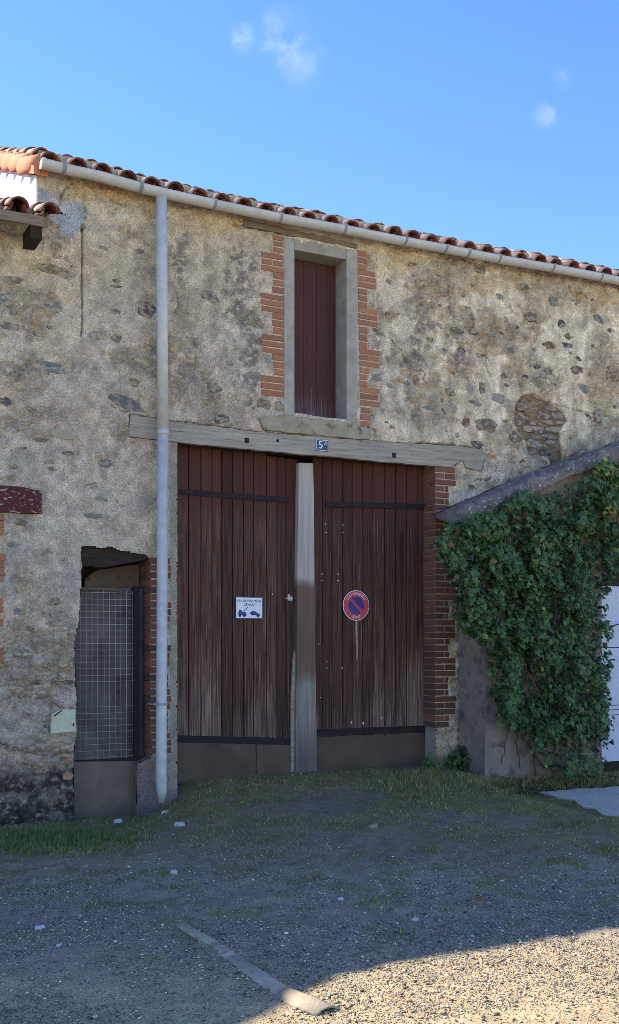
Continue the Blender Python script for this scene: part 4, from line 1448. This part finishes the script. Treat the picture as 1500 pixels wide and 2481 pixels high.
b = MB()
ya, yb = -.05, 3.95
za, zb = rimz(BARN_X0) - .085, rimz(BARN_X0) - .085 + SL * 4.0
b.add([(BARN_X0 - .04 + q * .12, y, z + h) for q in (0, 1) for (y, z) in ((ya, za), (yb, zb)) for h in (0, .07)], [(0, 1, 3, 2), (4, 6, 7, 5), (0, 2, 6, 4), (1, 5, 7, 3), (0, 4, 5, 1), (2, 3, 7, 6)])
add('verge_shadow_strip', b.mesh('verge_shadow_strip'), MAT['tile_end'], roof)  # strip added below the rake tiles to straighten their shadow on the gable
# weathered wall plate showing in places under the gutter
b = MB()
pl = [(590, 529), (690, 552), (800, 576), (866, 590), (866, 602), (800, 588), (690, 568), (592, 546)]
b.prism(poly_xz(dense(pl, 14, 1.5, random.Random(4)), -.015), -.015, .05)
bevel(add('wall_plate', b.mesh('wall_plate'), MAT['eave_wood'], barn), .004)

# gutter: half round with thickness, end cap, brackets
def half_round(pts, r, th, n=10):
    vs, fs = [], []
    for p in pts:
        for rr in (r, r - th):
            for k in range(n + 1):
                a = math.pi + math.pi * k / n
                vs.append((p.x, p.y + math.cos(a) * rr, p.z + math.sin(a) * rr))
    q = 2 * (n + 1)
    h = n + 1
    for i in range(len(pts) - 1):
        for k in range(n):
            a, b_ = i * q + k, (i + 1) * q + k
            fs += [(a, a + 1, b_ + 1, b_), (a + h, b_ + h, b_ + h + 1, a + h + 1)]
        fs += [(i * q, (i + 1) * q, (i + 1) * q + h, i * q + h), (i * q + n, i * q + h + n, (i + 1) * q + h + n, (i + 1) * q + n)]
    for i in (0, len(pts) - 1):
        for k in range(n):
            fs.append((i * q + k, i * q + h + k, i * q + h + k + 1, i * q + k + 1))
    return vs, fs


GR, GYC = .064, -.136
gpts = [Vector((x, GYC, z)) for x, z in zip(rim_x, rim_z)]
gx0 = W(104, 387, -.2).x
gpts = [p for p in gpts if p.x > gx0]
gpts = [Vector((gx0, GYC, rimz(gx0)))] + gpts + [Vector((BARN_X1, GYC, rimz(BARN_X1)))]
vs, fs = half_round(gpts, GR, .004)
me = bpy.data.meshes.new('gutter')
me.from_pydata(vs, [], fs)
me.update()
me.polygons.foreach_set('use_smooth', np.ones(len(me.polygons), bool))
gutter = add('gutter', me, MAT['pvc'], barn)
b = MB()
n = 12
p = gpts[0]
ring = [(p.x - .004, p.y + math.cos(math.pi + math.pi * k / n) * (GR + .004), p.z + math.sin(math.pi + math.pi * k / n) * (GR + .004) + .004 * (k in (0, n))) for k in range(n + 1)]
b.add(ring + [(v[0] + .03, v[1], v[2]) for v in ring], [tuple(range(n, -1, -1))] + [(k, k + 1, k + 1 + n + 1, k + n + 1) for k in range(n)])
add('end_cap', b.mesh('end_cap'), MAT['pvc'], gutter)
for px_ in (158, 345, 524, 684, 840, 987, 1085, 1140, 1215, 1345, 1462):
    x = WX(px_, -.2)
    wdt = .016 if px_ in (158, 345, 1140) else .012
    vs, fs = half_round([Vector((x - wdt, GYC, rimz(x - wdt) + .003)), Vector((x + wdt, GYC, rimz(x + wdt) + .003))], GR + .0045, .004)
    me = bpy.data.meshes.new('bracket')
    me.from_pydata(vs, [], fs)
    me.update()
    me.polygons.foreach_set('use_smooth', np.ones(len(me.polygons), bool))
    add('bracket', me, MAT['pvc_seam'], gutter)

# downpipe
px_p = 391
PYY = -.125
xt = WX(px_p, PYY)
z_top = rimz(xt) - .05
z_bot = W(391, 1945, PYY).z
b = MB()
b.tube([(xt, PYY, z_top + .02), (xt + .015, PYY, W(395, 1050, PYY).z)], .05, 20)
downpipe = add('downpipe', b.mesh('downpipe', True), MAT['pvc'], barn)
b = MB()
zmid = W(395, 1050, PYY).z
b.tube([(xt + .015, PYY, zmid + .01), (xt - .002, PYY, W(390, 1885, PYY).z), (xt + .004, PYY, W(390, 1915, PYY).z), (xt + .008, PYY, z_bot)], [.048, .0495, .048, .034], 20)
add('lower_pipe', b.mesh('lower_pipe', True), MAT['pvc'], downpipe)
b = MB(); b.tube([(xt + .015, PYY, zmid - .012), (xt + .015, PYY, zmid + .03)], .0535, 20)
add('pipe_sleeve', b.mesh('pipe_sleeve', True), MAT['pvc'], downpipe)
zc = W(390, 1706, PYY).z
b = MB(); b.tube([(xt + .002, PYY, zc - .012), (xt + .002, PYY, zc + .012)], .053, 20)
b.box(xt - .075, xt - .045, PYY - .006, .03, zc - .008, zc + .008)
add('pipe_clip', b.mesh('pipe_clip'), MAT['pvc_seam'], downpipe)

# neighbouring house roof: lower eave against the barn's gable
HEY = -.34
hroof = add('low_roof', None, None, house, (1.2, 0, 4.9))
h_p0, h_p1 = W(0, 492, HEY), W(122, 515, HEY)
hsl = (h_p1.z - h_p0.z) / (h_p1.x - h_p0.x)


def hz(x):
    return h_p0.z + hsl * (x - h_p0.x) * .3 + .0


HP = math.radians(19)
hx = WX(124, HEY)
k = 0
hcov = []
while hx > -3.5:
    hcov.append(hx)
    hx -= .255
for i, x in enumerate(hcov):
    for r in range(4 if i < 5 else 2):
        s = r * .37
        add('tile', T_COV, None, hroof, (x, HEY + s * math.cos(HP) + rt.uniform(-.03, .02), hz(x) + s * math.sin(HP) + rt.uniform(-.008, .008)), (HP + rt.uniform(-.03, .03), rt.uniform(-.1, .1), rt.uniform(-.04, .04)))
        add('tile', T_CHA, None, hroof, (x - .128, HEY + .03 + s * math.cos(HP), hz(x) + s * math.sin(HP) + .042), (HP, rt.uniform(-.05, .05), 0))
b = MB()
xa, xb = -4.0, BARN_X0 - .005
for (ya, yb, dz_) in ((HEY + .06, 3.6, -.03),):
    b.add([(xa, ya, hz(xa) + dz_), (xb, ya, hz(xb) + dz_), (xb, yb, hz(xb) + dz_ + (yb - ya) * math.tan(HP)), (xa, yb, hz(xa) + dz_ + (yb - ya) * math.tan(HP)), (xb, 7.9, hz(xb) - .1), (xa, 7.9, hz(xa) - .1)], [(0, 1, 2, 3), (3, 2, 4, 5)])
add('roof_deck', b.mesh('roof_deck'), MAT['tile'], hroof)
b = MB()
b.box(-4, WX(108, HEY + .03), HEY + .03, HEY + .06, hz(1.2) - .115, hz(1.2) - .032)
bevel(add('eave_board', b.mesh('eave_board'), MAT['eave_wood'], hroof), .004)
for px_ in (76, -60, -200):
    x = WX(px_, -.1)
    b = MB(); b.box(x - .05, x + .05, HEY + .065, .3, hz(1.2) - .215, hz(1.2) - .09)
    bevel(add('rafter_end', b.mesh('rafter_end'), MAT['dark_wood'], hroof), .006)

b = MB()
b.box(-3.9, 1.35, HEY - .06, HEY - .035, hz(0) - .14, hz(0) + .12)  # unseen board added along the eave to straighten its cast shadow
add('shadow_edge_board', b.mesh('shadow_edge_board'), MAT['eave_wood'], house)
# unseen taller gable block added on the left to slant the yard's shadow edge
GX = -1.1
b = MB()
b.prism([(-7.4, -.2), (GX, -.2), (GX, 4.95), (-4.4, 6.5), (-7.4, 4.95)], -.36, 7.0)
add('shadow_gable_block', b.mesh('shadow_gable_block'), plain, house)
b = MB()
b.add([(GX + .12, -.5, 4.93), (GX + .12, 7.1, 4.93), (-4.4, 7.1, 6.62), (-4.4, -.5, 6.62), (-7.6, 7.1, 4.93), (-7.6, -.5, 4.93)], [(0, 1, 2, 3), (3, 2, 4, 5)])
add('shadow_gable_roof', b.mesh('shadow_gable_roof'), MAT['tile'], house)

# ------------------------------------------------------------------ signs
def text_mesh(body, size, sx=1.0):
    cu = bpy.data.curves.new('lettering', 'FONT')
    cu.body, cu.size, cu.align_x, cu.align_y, cu.extrude = body, size, 'CENTER', 'CENTER', .0004
    o = bpy.data.objects.new('lettering_tmp', cu)
    COL.objects.link(o)
    bpy.context.view_layer.update()
    me = bpy.data.meshes.new_from_object(o.evaluated_get(bpy.context.evaluated_depsgraph_get()))
    bpy.data.objects.remove(o)
    for v in me.vertices:
        x, y, z = v.co
        v.co = (x * sx, -z, y)
    me.name = 'lettering'
    me.materials.clear()
    return me


def put_text(body, size, c, y, m, parent, sx=1.0, rot=0.0):
    return add('lettering', text_mesh(body, size, sx), m, parent, (c[0], y, c[1]), (0, rot, 0))


# house number
c = W(781, 1079, -.02)
npl = thing('house_number_plate', 'dark blue enamel house number 5A screwed to the oak beam', 'number plate', (c.x, -.02, c.z))
hw, hh = .068, .056
b = MB(); b.box(c.x - hw, c.x + hw, -.020, -.0125, c.z - hh, c.z + hh)
bevel(add('plate', b.mesh('plate'), MAT['blue_enamel'], npl), .003)
b = MB()
for (x0, x1, z0, z1) in ((-hw + .004, hw - .004, hh - .009, hh - .004), (-hw + .004, hw - .004, -hh + .004, -hh + .009), (-hw + .004, -hw + .008, -hh + .009, hh - .009), (hw - .008, hw - .004, -hh + .009, hh - .009)):
    b.box(c.x + x0, c.x + x1, -.0212, -.0195, c.z + z0, c.z + z1)
add('border', b.mesh('border'), MAT['white_enamel'], npl)
put_text('5', .105, (c.x - .018, c.z), -.0212, MAT['white_enamel'], npl, 1.0)
put_text('A', .052, (c.x + .036, c.z + .02), -.0212, MAT['white_enamel'], npl, 1.0)

# no-parking disc
SY = GY - .02
c = W(863, 1467, SY)
R_ = .152
sg = thing('no_parking_sign', 'round red and blue no parking sign on the right gate leaf', 'road sign', (c.x, SY, c.z))


def disc(r0, r1, y0, y1, seg=48):
    b = MB()
    if r0 == 0:
        b.prism([(c.x + r1 * math.cos(2 * math.pi * k / seg), c.z + r1 * math.sin(2 * math.pi * k / seg)) for k in range(seg)], y0, y1)
    else:
        vs = []
        for (r, y) in ((r0, y0), (r1, y0), (r1, y1), (r0, y1)):
            vs += [(c.x + r * math.cos(2 * math.pi * k / seg), y, c.z + r * math.sin(2 * math.pi * k / seg)) for k in range(seg)]
        fs = []
        for q in range(4):
            for k in range(seg):
                a, d = q * seg + k, ((q + 1) % 4) * seg + k
                a2, d2 = q * seg + (k + 1) % seg, ((q + 1) % 4) * seg + (k + 1) % seg
                fs.append((a, a2, d2, d)[::-1])
        b.add(vs, fs)
    return b


add('sign_plate', disc(0, R_, SY, SY + .004).mesh('sign_plate'), MAT['white_enamel'], sg)
add('red_ring', disc(R_ * .60, R_ * .955, SY - .0022, SY - .0002).mesh('red_ring'), MAT['sign_red'], sg)
add('blue_disc', disc(0, R_ * .598, SY - .0016, SY - .0002).mesh('blue_disc'), MAT['sign_blue'], sg)
b = MB()
d1, d2 = Vector((math.cos(math.radians(-45)), 0, math.sin(math.radians(-45)))), Vector((math.sin(math.radians(45)), 0, math.cos(math.radians(45))))
q_ = [d1 * (-R_ * .62) + d2 * .013, d1 * (R_ * .62) + d2 * .013, d1 * (R_ * .62) - d2 * .013, d1 * (-R_ * .62) - d2 * .013]
b.prism([(c.x + v.x, c.z + v.z) for v in q_], SY - .0034, SY - .0018)
add('red_bar', b.mesh('red_bar'), MAT['sign_red'], sg)
txt = 'STATIONNEMENT'
for i, ch in enumerate(txt):
    a = math.radians(148 - i * (116 / (len(txt) - 1)))
    rr = R_ * .775
    put_text(ch, .04, (c.x + rr * math.cos(a), c.z + rr * math.sin(a)), SY - .0028, MAT['white_enamel'], sg, .8, math.pi / 2 - a)
txt = 'GÊNANT'
for i, ch in enumerate(txt):
    a = math.radians(-112 + i * (44 / (len(txt) - 1)))
    rr = R_ * .775
    put_text(ch, .034, (c.x + rr * math.cos(a), c.z + rr * math.sin(a)), SY - .0028, MAT['white_enamel'], sg, .8, -math.pi / 2 - a)

# tow-away sign
TY = GY - .016
p0, p1 = W(571, 1444, TY), W(637, 1499, TY)
tx0, tx1 = p0.x, p1.x
tzc = (W(604, 1446, TY).z + W(604, 1499, TY).z) / 2
tw, th_ = (tx1 - tx0), W(604, 1446, TY).z - W(604, 1499, TY).z
tcx = (tx0 + tx1) / 2
tow = thing('tow_away_sign', 'white rectangular parking warning with blue tow truck on the left gate leaf', 'sign', (tcx, TY, tzc))
b = MB(); b.box(tx0, tx1, TY, TY + .004, tzc - th_ / 2, tzc + th_ / 2)
add('sign_plate', b.mesh('sign_plate'), MAT['blue_enamel'], tow)
b = MB(); b.box(tx0 + .006, tx1 - .008, TY - .0016, TY - .0002, tzc - th_ / 2 + .006, tzc + th_ / 2 - .008)
add('white_face', b.mesh('white_face'), MAT['white_enamel'], tow)
put_text('STATIONNEMENT', .034, (tcx, tzc + th_ * .3), TY - .0024, MAT['sign_blue'], tow, .92)
put_text('GÊNANT', .034, (tcx + .005, tzc + th_ * .13), TY - .0024, MAT['sign_blue'], tow, .92)


def flat(polys, m, name, parent, y=TY - .0028):
    b = MB()
    for pl_ in polys:
        b.prism([(tcx + x, tzc + z) for x, z in pl_], y, y + .001)
    return add(name, b.mesh(name), m, parent)


def circ(x, z, r, n=14):
    return [(x + r * math.cos(2 * math.pi * k / n), z + r * math.sin(2 * math.pi * k / n)) for k in range(n)]


flat([[(-.115, -.075), (-.115, -.045), (-.103, -.020), (-.082, -.020), (-.080, -.042), (-.035, -.042), (-.03, -.075)], circ(-.098, -.078, .012), circ(-.052, -.078, .012)], MAT['sign_blue'], 'truck_symbol', tow)
flat([[(-.07, -.042), (-.064, -.042), (-.012, .006), (-.018, .008)]], MAT['sign_blue'], 'crane_symbol', tow, TY - .0034)
flat([[(-.004, -.050), (.03, -.033), (.06, -.032), (.082, -.048), (.108, -.060), (.110, -.080), (.085, -.078), (.01, -.058)], circ(.03, -.062, .011), circ(.09, -.082, .011)], MAT['sign_blue'], 'car_symbol', tow)

# ------------------------------------------------------------------ ivy-clad outbuilding on the right
SHY = -.48
shed = thing('ivy_outbuilding', 'low grey rendered outbuilding with sloping mortar coping behind the ivy', 'outbuilding', (7.6, SHY, .1))
sx0 = WX(1176, SHY)
TOPL = [(1112, 1236), (1130, 1227), (1200, 1196), (1300, 1152), (1400, 1112), (1500, 1078), (1640, 1024)]
tops = [W(px_, py_, SHY - .05) for px_, py_ in TOPL]


def shed_top(x):
    return float(np.interp(x, [t.x for t in tops], [t.z for t in tops]))


SHX1 = 11.0
b = MB()
door_x0, door_x1 = WX(1458, SHY), 10.6
# front with the white door's opening
zs_ = shed_top(sx0)
b.prism([(sx0, -.2), (door_x0, -.2), (door_x0, shed_top(door_x0) - .12), (sx0, zs_ - .12)], SHY, -.03)
dz_t = W(1480, 1330, SHY).z
b.prism([(door_x0, dz_t), (SHX1, dz_t), (SHX1, shed_top(SHX1) - .12), (door_x0, shed_top(door_x0) - .12)], SHY, -.03)
add('shed_wall', b.mesh('shed_wall'), MAT['shed_wall'], shed)
# coping: lumpy mortar band along the verge
vs, fs = [], []
rc = random.Random(14)
nseg = 320
xs_c = np.linspace(tops[0].x, SHX1, nseg)
prof = [(-.05, -.15), (-.085, -.145), (-.095, -.12), (-.095, -.095), (-.09, -.07), (-.085, -.04), (-.07, -.01), (-.045, .01), (-.01, .022), (.04, .028), (.1, .028), (.2, .02), (.33, .01), (.47, .0)]
for x in xs_c:
    for (yy_, zz_) in prof:
        d_ = (float(fbm(x * 6, (yy_ + zz_) * 9, 7, 5, .7)) - .5) * .14
        vs.append((x, SHY + yy_ - d_ + rc.uniform(-.003, .003), shed_top(x) + zz_ - .01 + d_ * .6 + rc.uniform(-.003, .003)))
q = len(prof)
for i in range(nseg - 1):
    for k in range(q - 1):
        fs.append((i * q + k, (i + 1) * q + k, (i + 1) * q + k + 1, i * q + k + 1))
    fs.append((i * q, i * q + q - 1, (i + 1) * q + q - 1, (i + 1) * q))
fs.append(tuple(range(q)))
me = bpy.data.meshes.new('coping')
me.from_pydata(vs, [], fs)
me.update()
me.polygons.foreach_set('use_smooth', np.ones(len(me.polygons), bool))
add('coping', me, MAT['coping'], shed)
# white boarded door
zd0 = W(1480, 1846, SHY + .05).z
zc = zd0
hts = [.52, .02, .035, .7, .74, .8]
z_ = zd0
for h_ in (.50, .055, .05, .62, .66):
    b = MB(); b.box(door_x0 + .002, door_x1, SHY + .05, SHY + .09, z_ + .004, min(z_ + h_, dz_t) - .003)
    bevel(add('board', b.mesh('board'), MAT['white_door'], shed), .003, 1)
    z_ += h_
b = MB(); b.box(door_x0, door_x1, SHY + .1, SHY + .14, -.1, dz_t)
add('door_back', b.mesh('door_back'), MAT['dark_wood'], shed)

# concrete slab
SLAB = [(1305, 1918), (1360, 1914), (1500, 1906), (1640, 1900), (1700, 1990), (1500, 1975), (1462, 1972), (1440, 1958), (1412, 1952), (1392, 1938), (1350, 1930)]
b = MB()
zs_l = .062
pl_ = [G(px_, py_, zs_l + .012) for px_, py_ in dense(SLAB, 16, 1.5, random.Random(5))]
n = len(pl_)
b.add([(p.x, p.y, zs_l + .012) for p in pl_] + [(p.x, p.y, zs_l - .15) for p in pl_], [tuple(range(n))[::-1], ] + [(i, (i + 1) % n, (i + 1) % n + n, i + n) for i in range(n)])
slab_me = b.mesh('concrete_slab')
add('concrete_slab', slab_me, MAT['slab'], kind='structure', label='broken pale concrete slab at the foot of the white door')

# ------------------------------------------------------------------ ivy
IVY = [(1068, 1292), (1086, 1266), (1110, 1256), (1170, 1246), (1240, 1216), (1260, 1182), (1290, 1198), (1330, 1200), (1360, 1184), (1400, 1170), (1425, 1150), (1450, 1112), (1500, 1120), (1530, 1110), (1530, 1370), (1492, 1372), (1482, 1400), (1466, 1440), (1462, 1480),
       (1476, 1520), (1466, 1560), (1478, 1600), (1470, 1700), (1482, 1765), (1470, 1850), (1440, 1888), (1370, 1880), (1330, 1850), (1290, 1820), (1262, 1775), (1215, 1745), (1200, 1690), (1190, 1620), (1172, 1560), (1140, 1540), (1112, 1510), (1104, 1440), (1086, 1390), (1064, 1340)]
ivy = thing('ivy', 'dark green ivy hanging in a thick curtain over the right-hand outbuilding wall', 'ivy', (7.2, SHY - .1, .1))


def ivy_leaf(i):
    r = random.Random(40 + i)
    o = [(0, 0), (.30, -.18), (.52, .08), (.34, .28), (.40, .62), (.14, .60), (0, 1.0), (-.14, .60), (-.40, .62), (-.34, .28), (-.52, .08), (-.30, -.18)]
    vs = [(x * r.uniform(.9, 1.1), abs(x) * .28 + (y - .4) ** 2 * .22, y * r.uniform(.95, 1.05)) for x, y in o] + [(0, -.05, .35)]
    fs = [(k, (k + 1) % 12, 12) for k in range(12)]
    return np.array(vs), np.array(fs)


NL = 25000
lx, ly_ = RNG.uniform(1050, 1530, NL), RNG.uniform(1105, 1895, NL)
okk = inpoly(lx + RNG.normal(0, 5, NL), ly_ + RNG.normal(0, 5, NL), IVY)
lx, ly_ = lx[okk], ly_[okk]
clump = fbm(lx / 34, ly_ / 46, 61, 3)
clump2 = fbm(lx / 90, ly_ / 120, 64, 2)
# leave hollows where the curtain gapes
gap = (clump < .37) & (RNG.random(len(lx)) < .75)
thin_low = (ly_ > 1790) & (RNG.random(len(lx)) < .55)
kk = ~(gap | thin_low)
lx, ly_, clump, clump2 = lx[kk], ly_[kk], clump[kk], clump2[kk]
n = len(lx)
bulge = .10 + .20 * sst(.35, .75, clump) + .12 * clump2
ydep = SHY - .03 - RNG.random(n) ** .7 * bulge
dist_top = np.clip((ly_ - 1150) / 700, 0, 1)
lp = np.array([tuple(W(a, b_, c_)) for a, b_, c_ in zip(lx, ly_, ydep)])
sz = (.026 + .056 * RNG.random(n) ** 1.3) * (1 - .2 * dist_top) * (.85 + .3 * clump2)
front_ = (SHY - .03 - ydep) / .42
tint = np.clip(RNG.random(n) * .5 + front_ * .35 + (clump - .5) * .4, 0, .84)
yel = (fbm(lx / 26, ly_ / 26, 67, 2) > .76) & (RNG.random(n) < .35)
yel |= (inpoly(lx, ly_, [(1450, 1110), (1500, 1105), (1500, 1150), (1440, 1145)]) | inpoly(lx, ly_, [(1455, 1225), (1492, 1225), (1492, 1255), (1455, 1255)])) & (RNG.random(n) < .6)
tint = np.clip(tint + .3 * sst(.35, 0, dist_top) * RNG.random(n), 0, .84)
tint = np.where(yel, RNG.uniform(.85, .95, n), tint)
tint = np.where(RNG.random(n) < .012 + .03 * (ly_ > 1740), 1.0, tint)
tiltx = RNG.normal(-.45, .4, n)      # leaf blades hang and face outward
rotz = RNG.normal(0, .55, n)
roty = RNG.normal(math.pi, .6, n)
LV = [ivy_leaf(i) for i in range(4)]


def leaf_tf(i):
    return Euler((tiltx[i], roty[i], rotz[i]), 'YXZ').to_matrix()


order = np.argsort(ydep + 0.0 * lx)
big = order[:300]
bigset = set(big.tolist())
leaf_me = {}
vlist, flist, clist = [], [], []
base = 0
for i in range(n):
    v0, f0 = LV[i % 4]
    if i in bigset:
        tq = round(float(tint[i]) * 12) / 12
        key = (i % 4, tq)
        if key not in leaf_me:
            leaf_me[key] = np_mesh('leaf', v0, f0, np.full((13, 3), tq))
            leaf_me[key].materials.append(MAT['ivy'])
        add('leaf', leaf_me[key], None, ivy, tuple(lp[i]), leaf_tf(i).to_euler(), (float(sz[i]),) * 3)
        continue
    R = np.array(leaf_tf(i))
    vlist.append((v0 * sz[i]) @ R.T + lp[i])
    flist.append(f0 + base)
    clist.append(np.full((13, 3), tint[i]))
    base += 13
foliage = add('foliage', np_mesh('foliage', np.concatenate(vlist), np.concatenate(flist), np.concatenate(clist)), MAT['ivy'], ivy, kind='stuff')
ri = random.Random(8)
STEMS = [[(1300, 1880), (1292, 1800), (1300, 1700), (1270, 1560), (1230, 1400), (1180, 1300)], [(1340, 1885), (1350, 1780), (1340, 1600), (1370, 1400), (1400, 1220)], [(1400, 1888), (1410, 1760), (1400, 1600), (1420, 1420), (1430, 1250)],
         [(1292, 1830), (1270, 1790), (1262, 1760)], [(1375, 1865), (1388, 1830), (1390, 1790), (1384, 1760)], [(1440, 1888), (1445, 1760), (1440, 1600)], [(1320, 1860), (1300, 1838), (1285, 1810), (1278, 1780)], [(1470, 1525), (1485, 1518), (1500, 1512), (1530, 1505)],
         [(1230, 1760), (1224, 1800), (1216, 1850)], [(1250, 1760), (1252, 1810), (1260, 1860)]]
for st in STEMS:
    pts = []
    for k in range(len(st) - 1):
        for s in range(4):
            f = s / 4
            pts.append(W(st[k][0] + (st[k + 1][0] - st[k][0]) * f + ri.uniform(-3, 3), st[k][1] + (st[k + 1][1] - st[k][1]) * f, SHY - .03 - ri.uniform(0, .04)))
    pts.append(W(st[-1][0], st[-1][1], SHY - .04))
    b = MB(); b.tube(pts, [.011 * (1 - .6 * k / len(pts)) for k in range(len(pts))], 6)
    add('stem', b.mesh('stem', True), MAT['stem'], ivy)


for k in range(16):
    px_, py_ = ri.uniform(1090, 1450), ri.uniform(1250, 1600)
    pts, dx_ = [], ri.uniform(-.5, .5)
    for q_ in range(9):
        if inpoly(np.array([px_]), np.array([py_]), IVY)[0]:
            pts.append(W(px_, py_, SHY - .10 - .14 * ri.random()))
        px_ += dx_ * 24 + ri.uniform(-6, 6)
        py_ += ri.uniform(16, 34)
    if len(pts) > 3:
        b = MB(); b.tube(pts, [.0045] * len(pts), 5)
        add('stem', b.mesh('stem', True), MAT['stem'], ivy)


# ------------------------------------------------------------------ weeds, litter, tiles and stones on the ground
def weed(name, label, px_, py_, y, nleaf, spread, height, tint_r, lsz):
    c0 = W(px_, py_, y)
    c0.z = float(gz_raw(c0.x, c0.y))
    t = thing(name, label, 'weed', tuple(c0))
    r = random.Random(int(px_))
    vl, fl, cl = [], [], []
    bs_ = 0
    for k in range(max(4, nleaf // 14)):
        a = r.uniform(0, 6.28)
        tip = c0 + Vector((math.cos(a) * spread * r.uniform(.2, .8), math.sin(a) * spread * .5 * r.uniform(.2, .8), height * r.uniform(.5, 1)))
        b = MB(); b.tube([c0, c0.lerp(tip, .5) + Vector((0, 0, .02)), tip], [.004, .003, .0015], 5)
        add('stem', b.mesh('stem'), MAT['stem'], t)
    for k in range(nleaf):
        a = r.uniform(0, 6.28)
        q = r.random() ** .6
        p = c0 + Vector((math.cos(a) * spread * q, math.sin(a) * spread * .55 * q - .02, height * r.uniform(.08, 1) * (1 - .5 * q)))
        v0, f0 = LV[k % 4]
        R = np.array(Euler((r.uniform(-1.3, .1), math.pi + r.uniform(-1, 1), r.uniform(-1, 1)), 'YXZ').to_matrix())
        vl.append((v0 * lsz * r.uniform(.6, 1.2)) @ R.T + np.array(p))
        fl.append(f0 + bs_)
        cl.append(np.full((13, 3), r.uniform(*tint_r)))
        bs_ += 13
    add('foliage', np_mesh('foliage', np.concatenate(vl), np.concatenate(fl), np.concatenate(cl)), MAT['ivy'], t, kind='stuff')


weed('ivy_seedling', 'dark leafy weed at the foot of the brick gate pier', 1118, 1845, -.12, 170, .19, .28, (.05, .5), .055)
weed('leafy_weed', 'bright green weed growing at the corner of the right kick plate', 1040, 1880, -.05, 60, .12, .17, (.6, .84), .04)

# leaf litter by the slab
nl = 420
qx, qy = RNG.uniform(1200, 1500, nl), RNG.uniform(1880, 1915, nl)
vl, fl, cl = [], [], []
for i in range(nl):
    p = G(qx[i], qy[i], .1)
    if p.y > SHY - .03:
        p.y = SHY - .03 - RNG.random() * .3
    p.z = float(gz_raw(p.x, p.y)) + .01
    s = RNG.uniform(.015, .032)
    a = RNG.uniform(0, 6.28)
    u, w_ = np.array([math.cos(a), math.sin(a), RNG.uniform(-.3, .3)]) * s, np.array([-math.sin(a), math.cos(a), RNG.uniform(-.3, .3)]) * s * .6
    pp = np.array(p)
    vl += [pp - u, pp + w_, pp + u, pp - w_]
    fl.append([4 * i, 4 * i + 1, 4 * i + 2, 4 * i + 3])
    col_ = [lin(110, 82, 52), lin(74, 56, 42), lin(150, 128, 70), lin(90, 74, 50)][RNG.choice(4, p=[.35, .35, .1, .2])]
    cl += [col_] * 4
bake_stuff('leaf_litter', np.array(vl), np.array(fl), np.array(cl), MAT['grass'], 'dry brown leaves lying along the foot of the ivy', 'leaf litter')

# half-buried ridge tiles in a row
T_GR = m_rough('buried_tile', lin(200, 178, 144), lin(170, 150, 122), 6, .9, bump=60, bs=.4, c3=lin(120, 110, 98), s3=10, t3=(.6, .75), rnd=.06)
seg_px = [((437, 2247), (518, 2288), 'narrow far end tile of the buried row, deepest in the gravel'), ((518, 2288), (565, 2322), 'second buried tile of the row, short and pale'), ((565, 2322), (692, 2398), 'long buried tile in the shaded middle of the row'), ((690, 2396), (790, 2440), 'nearest buried tile with its open end in the sun')]
for i, (a_, b_, lab) in enumerate(seg_px):
    A, Bq = G(a_[0], a_[1], -.03), G(b_[0], b_[1], -.03)
    d = (Bq - A)
    L = d.length + .015
    yaw = math.atan2(d.y, d.x) - math.pi / 2
    rad_ = (.034, .040, .050, .062)[i]
    me = tile_mesh('buried_tile', rad_ * .92, rad_, L, False, T_GR, .014, 10)
    zg = float(gz_raw((A.x + Bq.x) / 2, (A.y + Bq.y) / 2))
    pitch = math.atan2(float(gz_raw(Bq.x, Bq.y)) - float(gz_raw(A.x, A.y)), d.length)
    add('buried_tile', me, None, None, (A.x, A.y, float(gz_raw(A.x, A.y)) - rad_ * (.3, .3, .27, .2)[i]), (pitch, 0, yaw), (1.15, 1, .62), label=lab, cat='roof tile', group='roof tiles half buried in a row in the gravel')

# loose pieces
LOOSE = [(436, 1938, .075, 'white broken plaster lump beside the downpipe foot', 'pale'), (285, 1993, .07, 'white plaster scrap in the grass under the grille', 'pale'), (400, 1972, .05, 'small white rubble lump right under the downpipe', 'pale'),
         (422, 2115, .05, 'flat white chip lying on the grass edge left of centre', 'pale'), (312, 2098, .03, 'tiny white chip on the left grass edge', 'pale'), (826, 2181, .035, 'white pebble in the middle of the shaded gravel', 'pale'),
         (1005, 2232, .035, 'pale pebble right of centre in the shaded gravel', 'pale'), (97, 2250, .045, 'flat pale stone at the left edge of the gravel', 'pale'), (1155, 2195, .07, 'brown broken tile fragment on the right of the gravel', 'rust'), (143, 2293, .028, 'small pale stone low on the left gravel', 'pale'),
         (905, 1985, .06, 'flat pale stone flush in the ground before the gate', 'grey')]
MAT['loose_pale'] = m_rough('plaster_lump', lin(214, 210, 204), lin(180, 176, 170), 20, .9, bump=60, rnd=.1)
for (px_, py_, s_, lab, k_) in LOOSE:
    p = G(px_, py_, .02)
    z_ = float(gz_raw(p.x, p.y))
    p = G(px_, py_, z_)
    r = random.Random(px_)
    me = stone_mesh(s_ * 1.3, s_ * .8, s_ * .35, r)
    for v in me.vertices:
        x, y, z = v.co
        v.co = (x, z, -y)
    add('loose_stone' if k_ != 'rust' else 'tile_fragment', me, MAT['loose_pale'] if k_ == 'pale' else MAT['st_' + k_], None, (p.x, p.y, float(gz_raw(p.x, p.y)) + .002), (0, 0, r.uniform(-.4, .4)), label=lab, cat='stone' if k_ != 'rust' else 'tile fragment', group='pale pieces lying on the ground' if k_ != 'rust' else None)
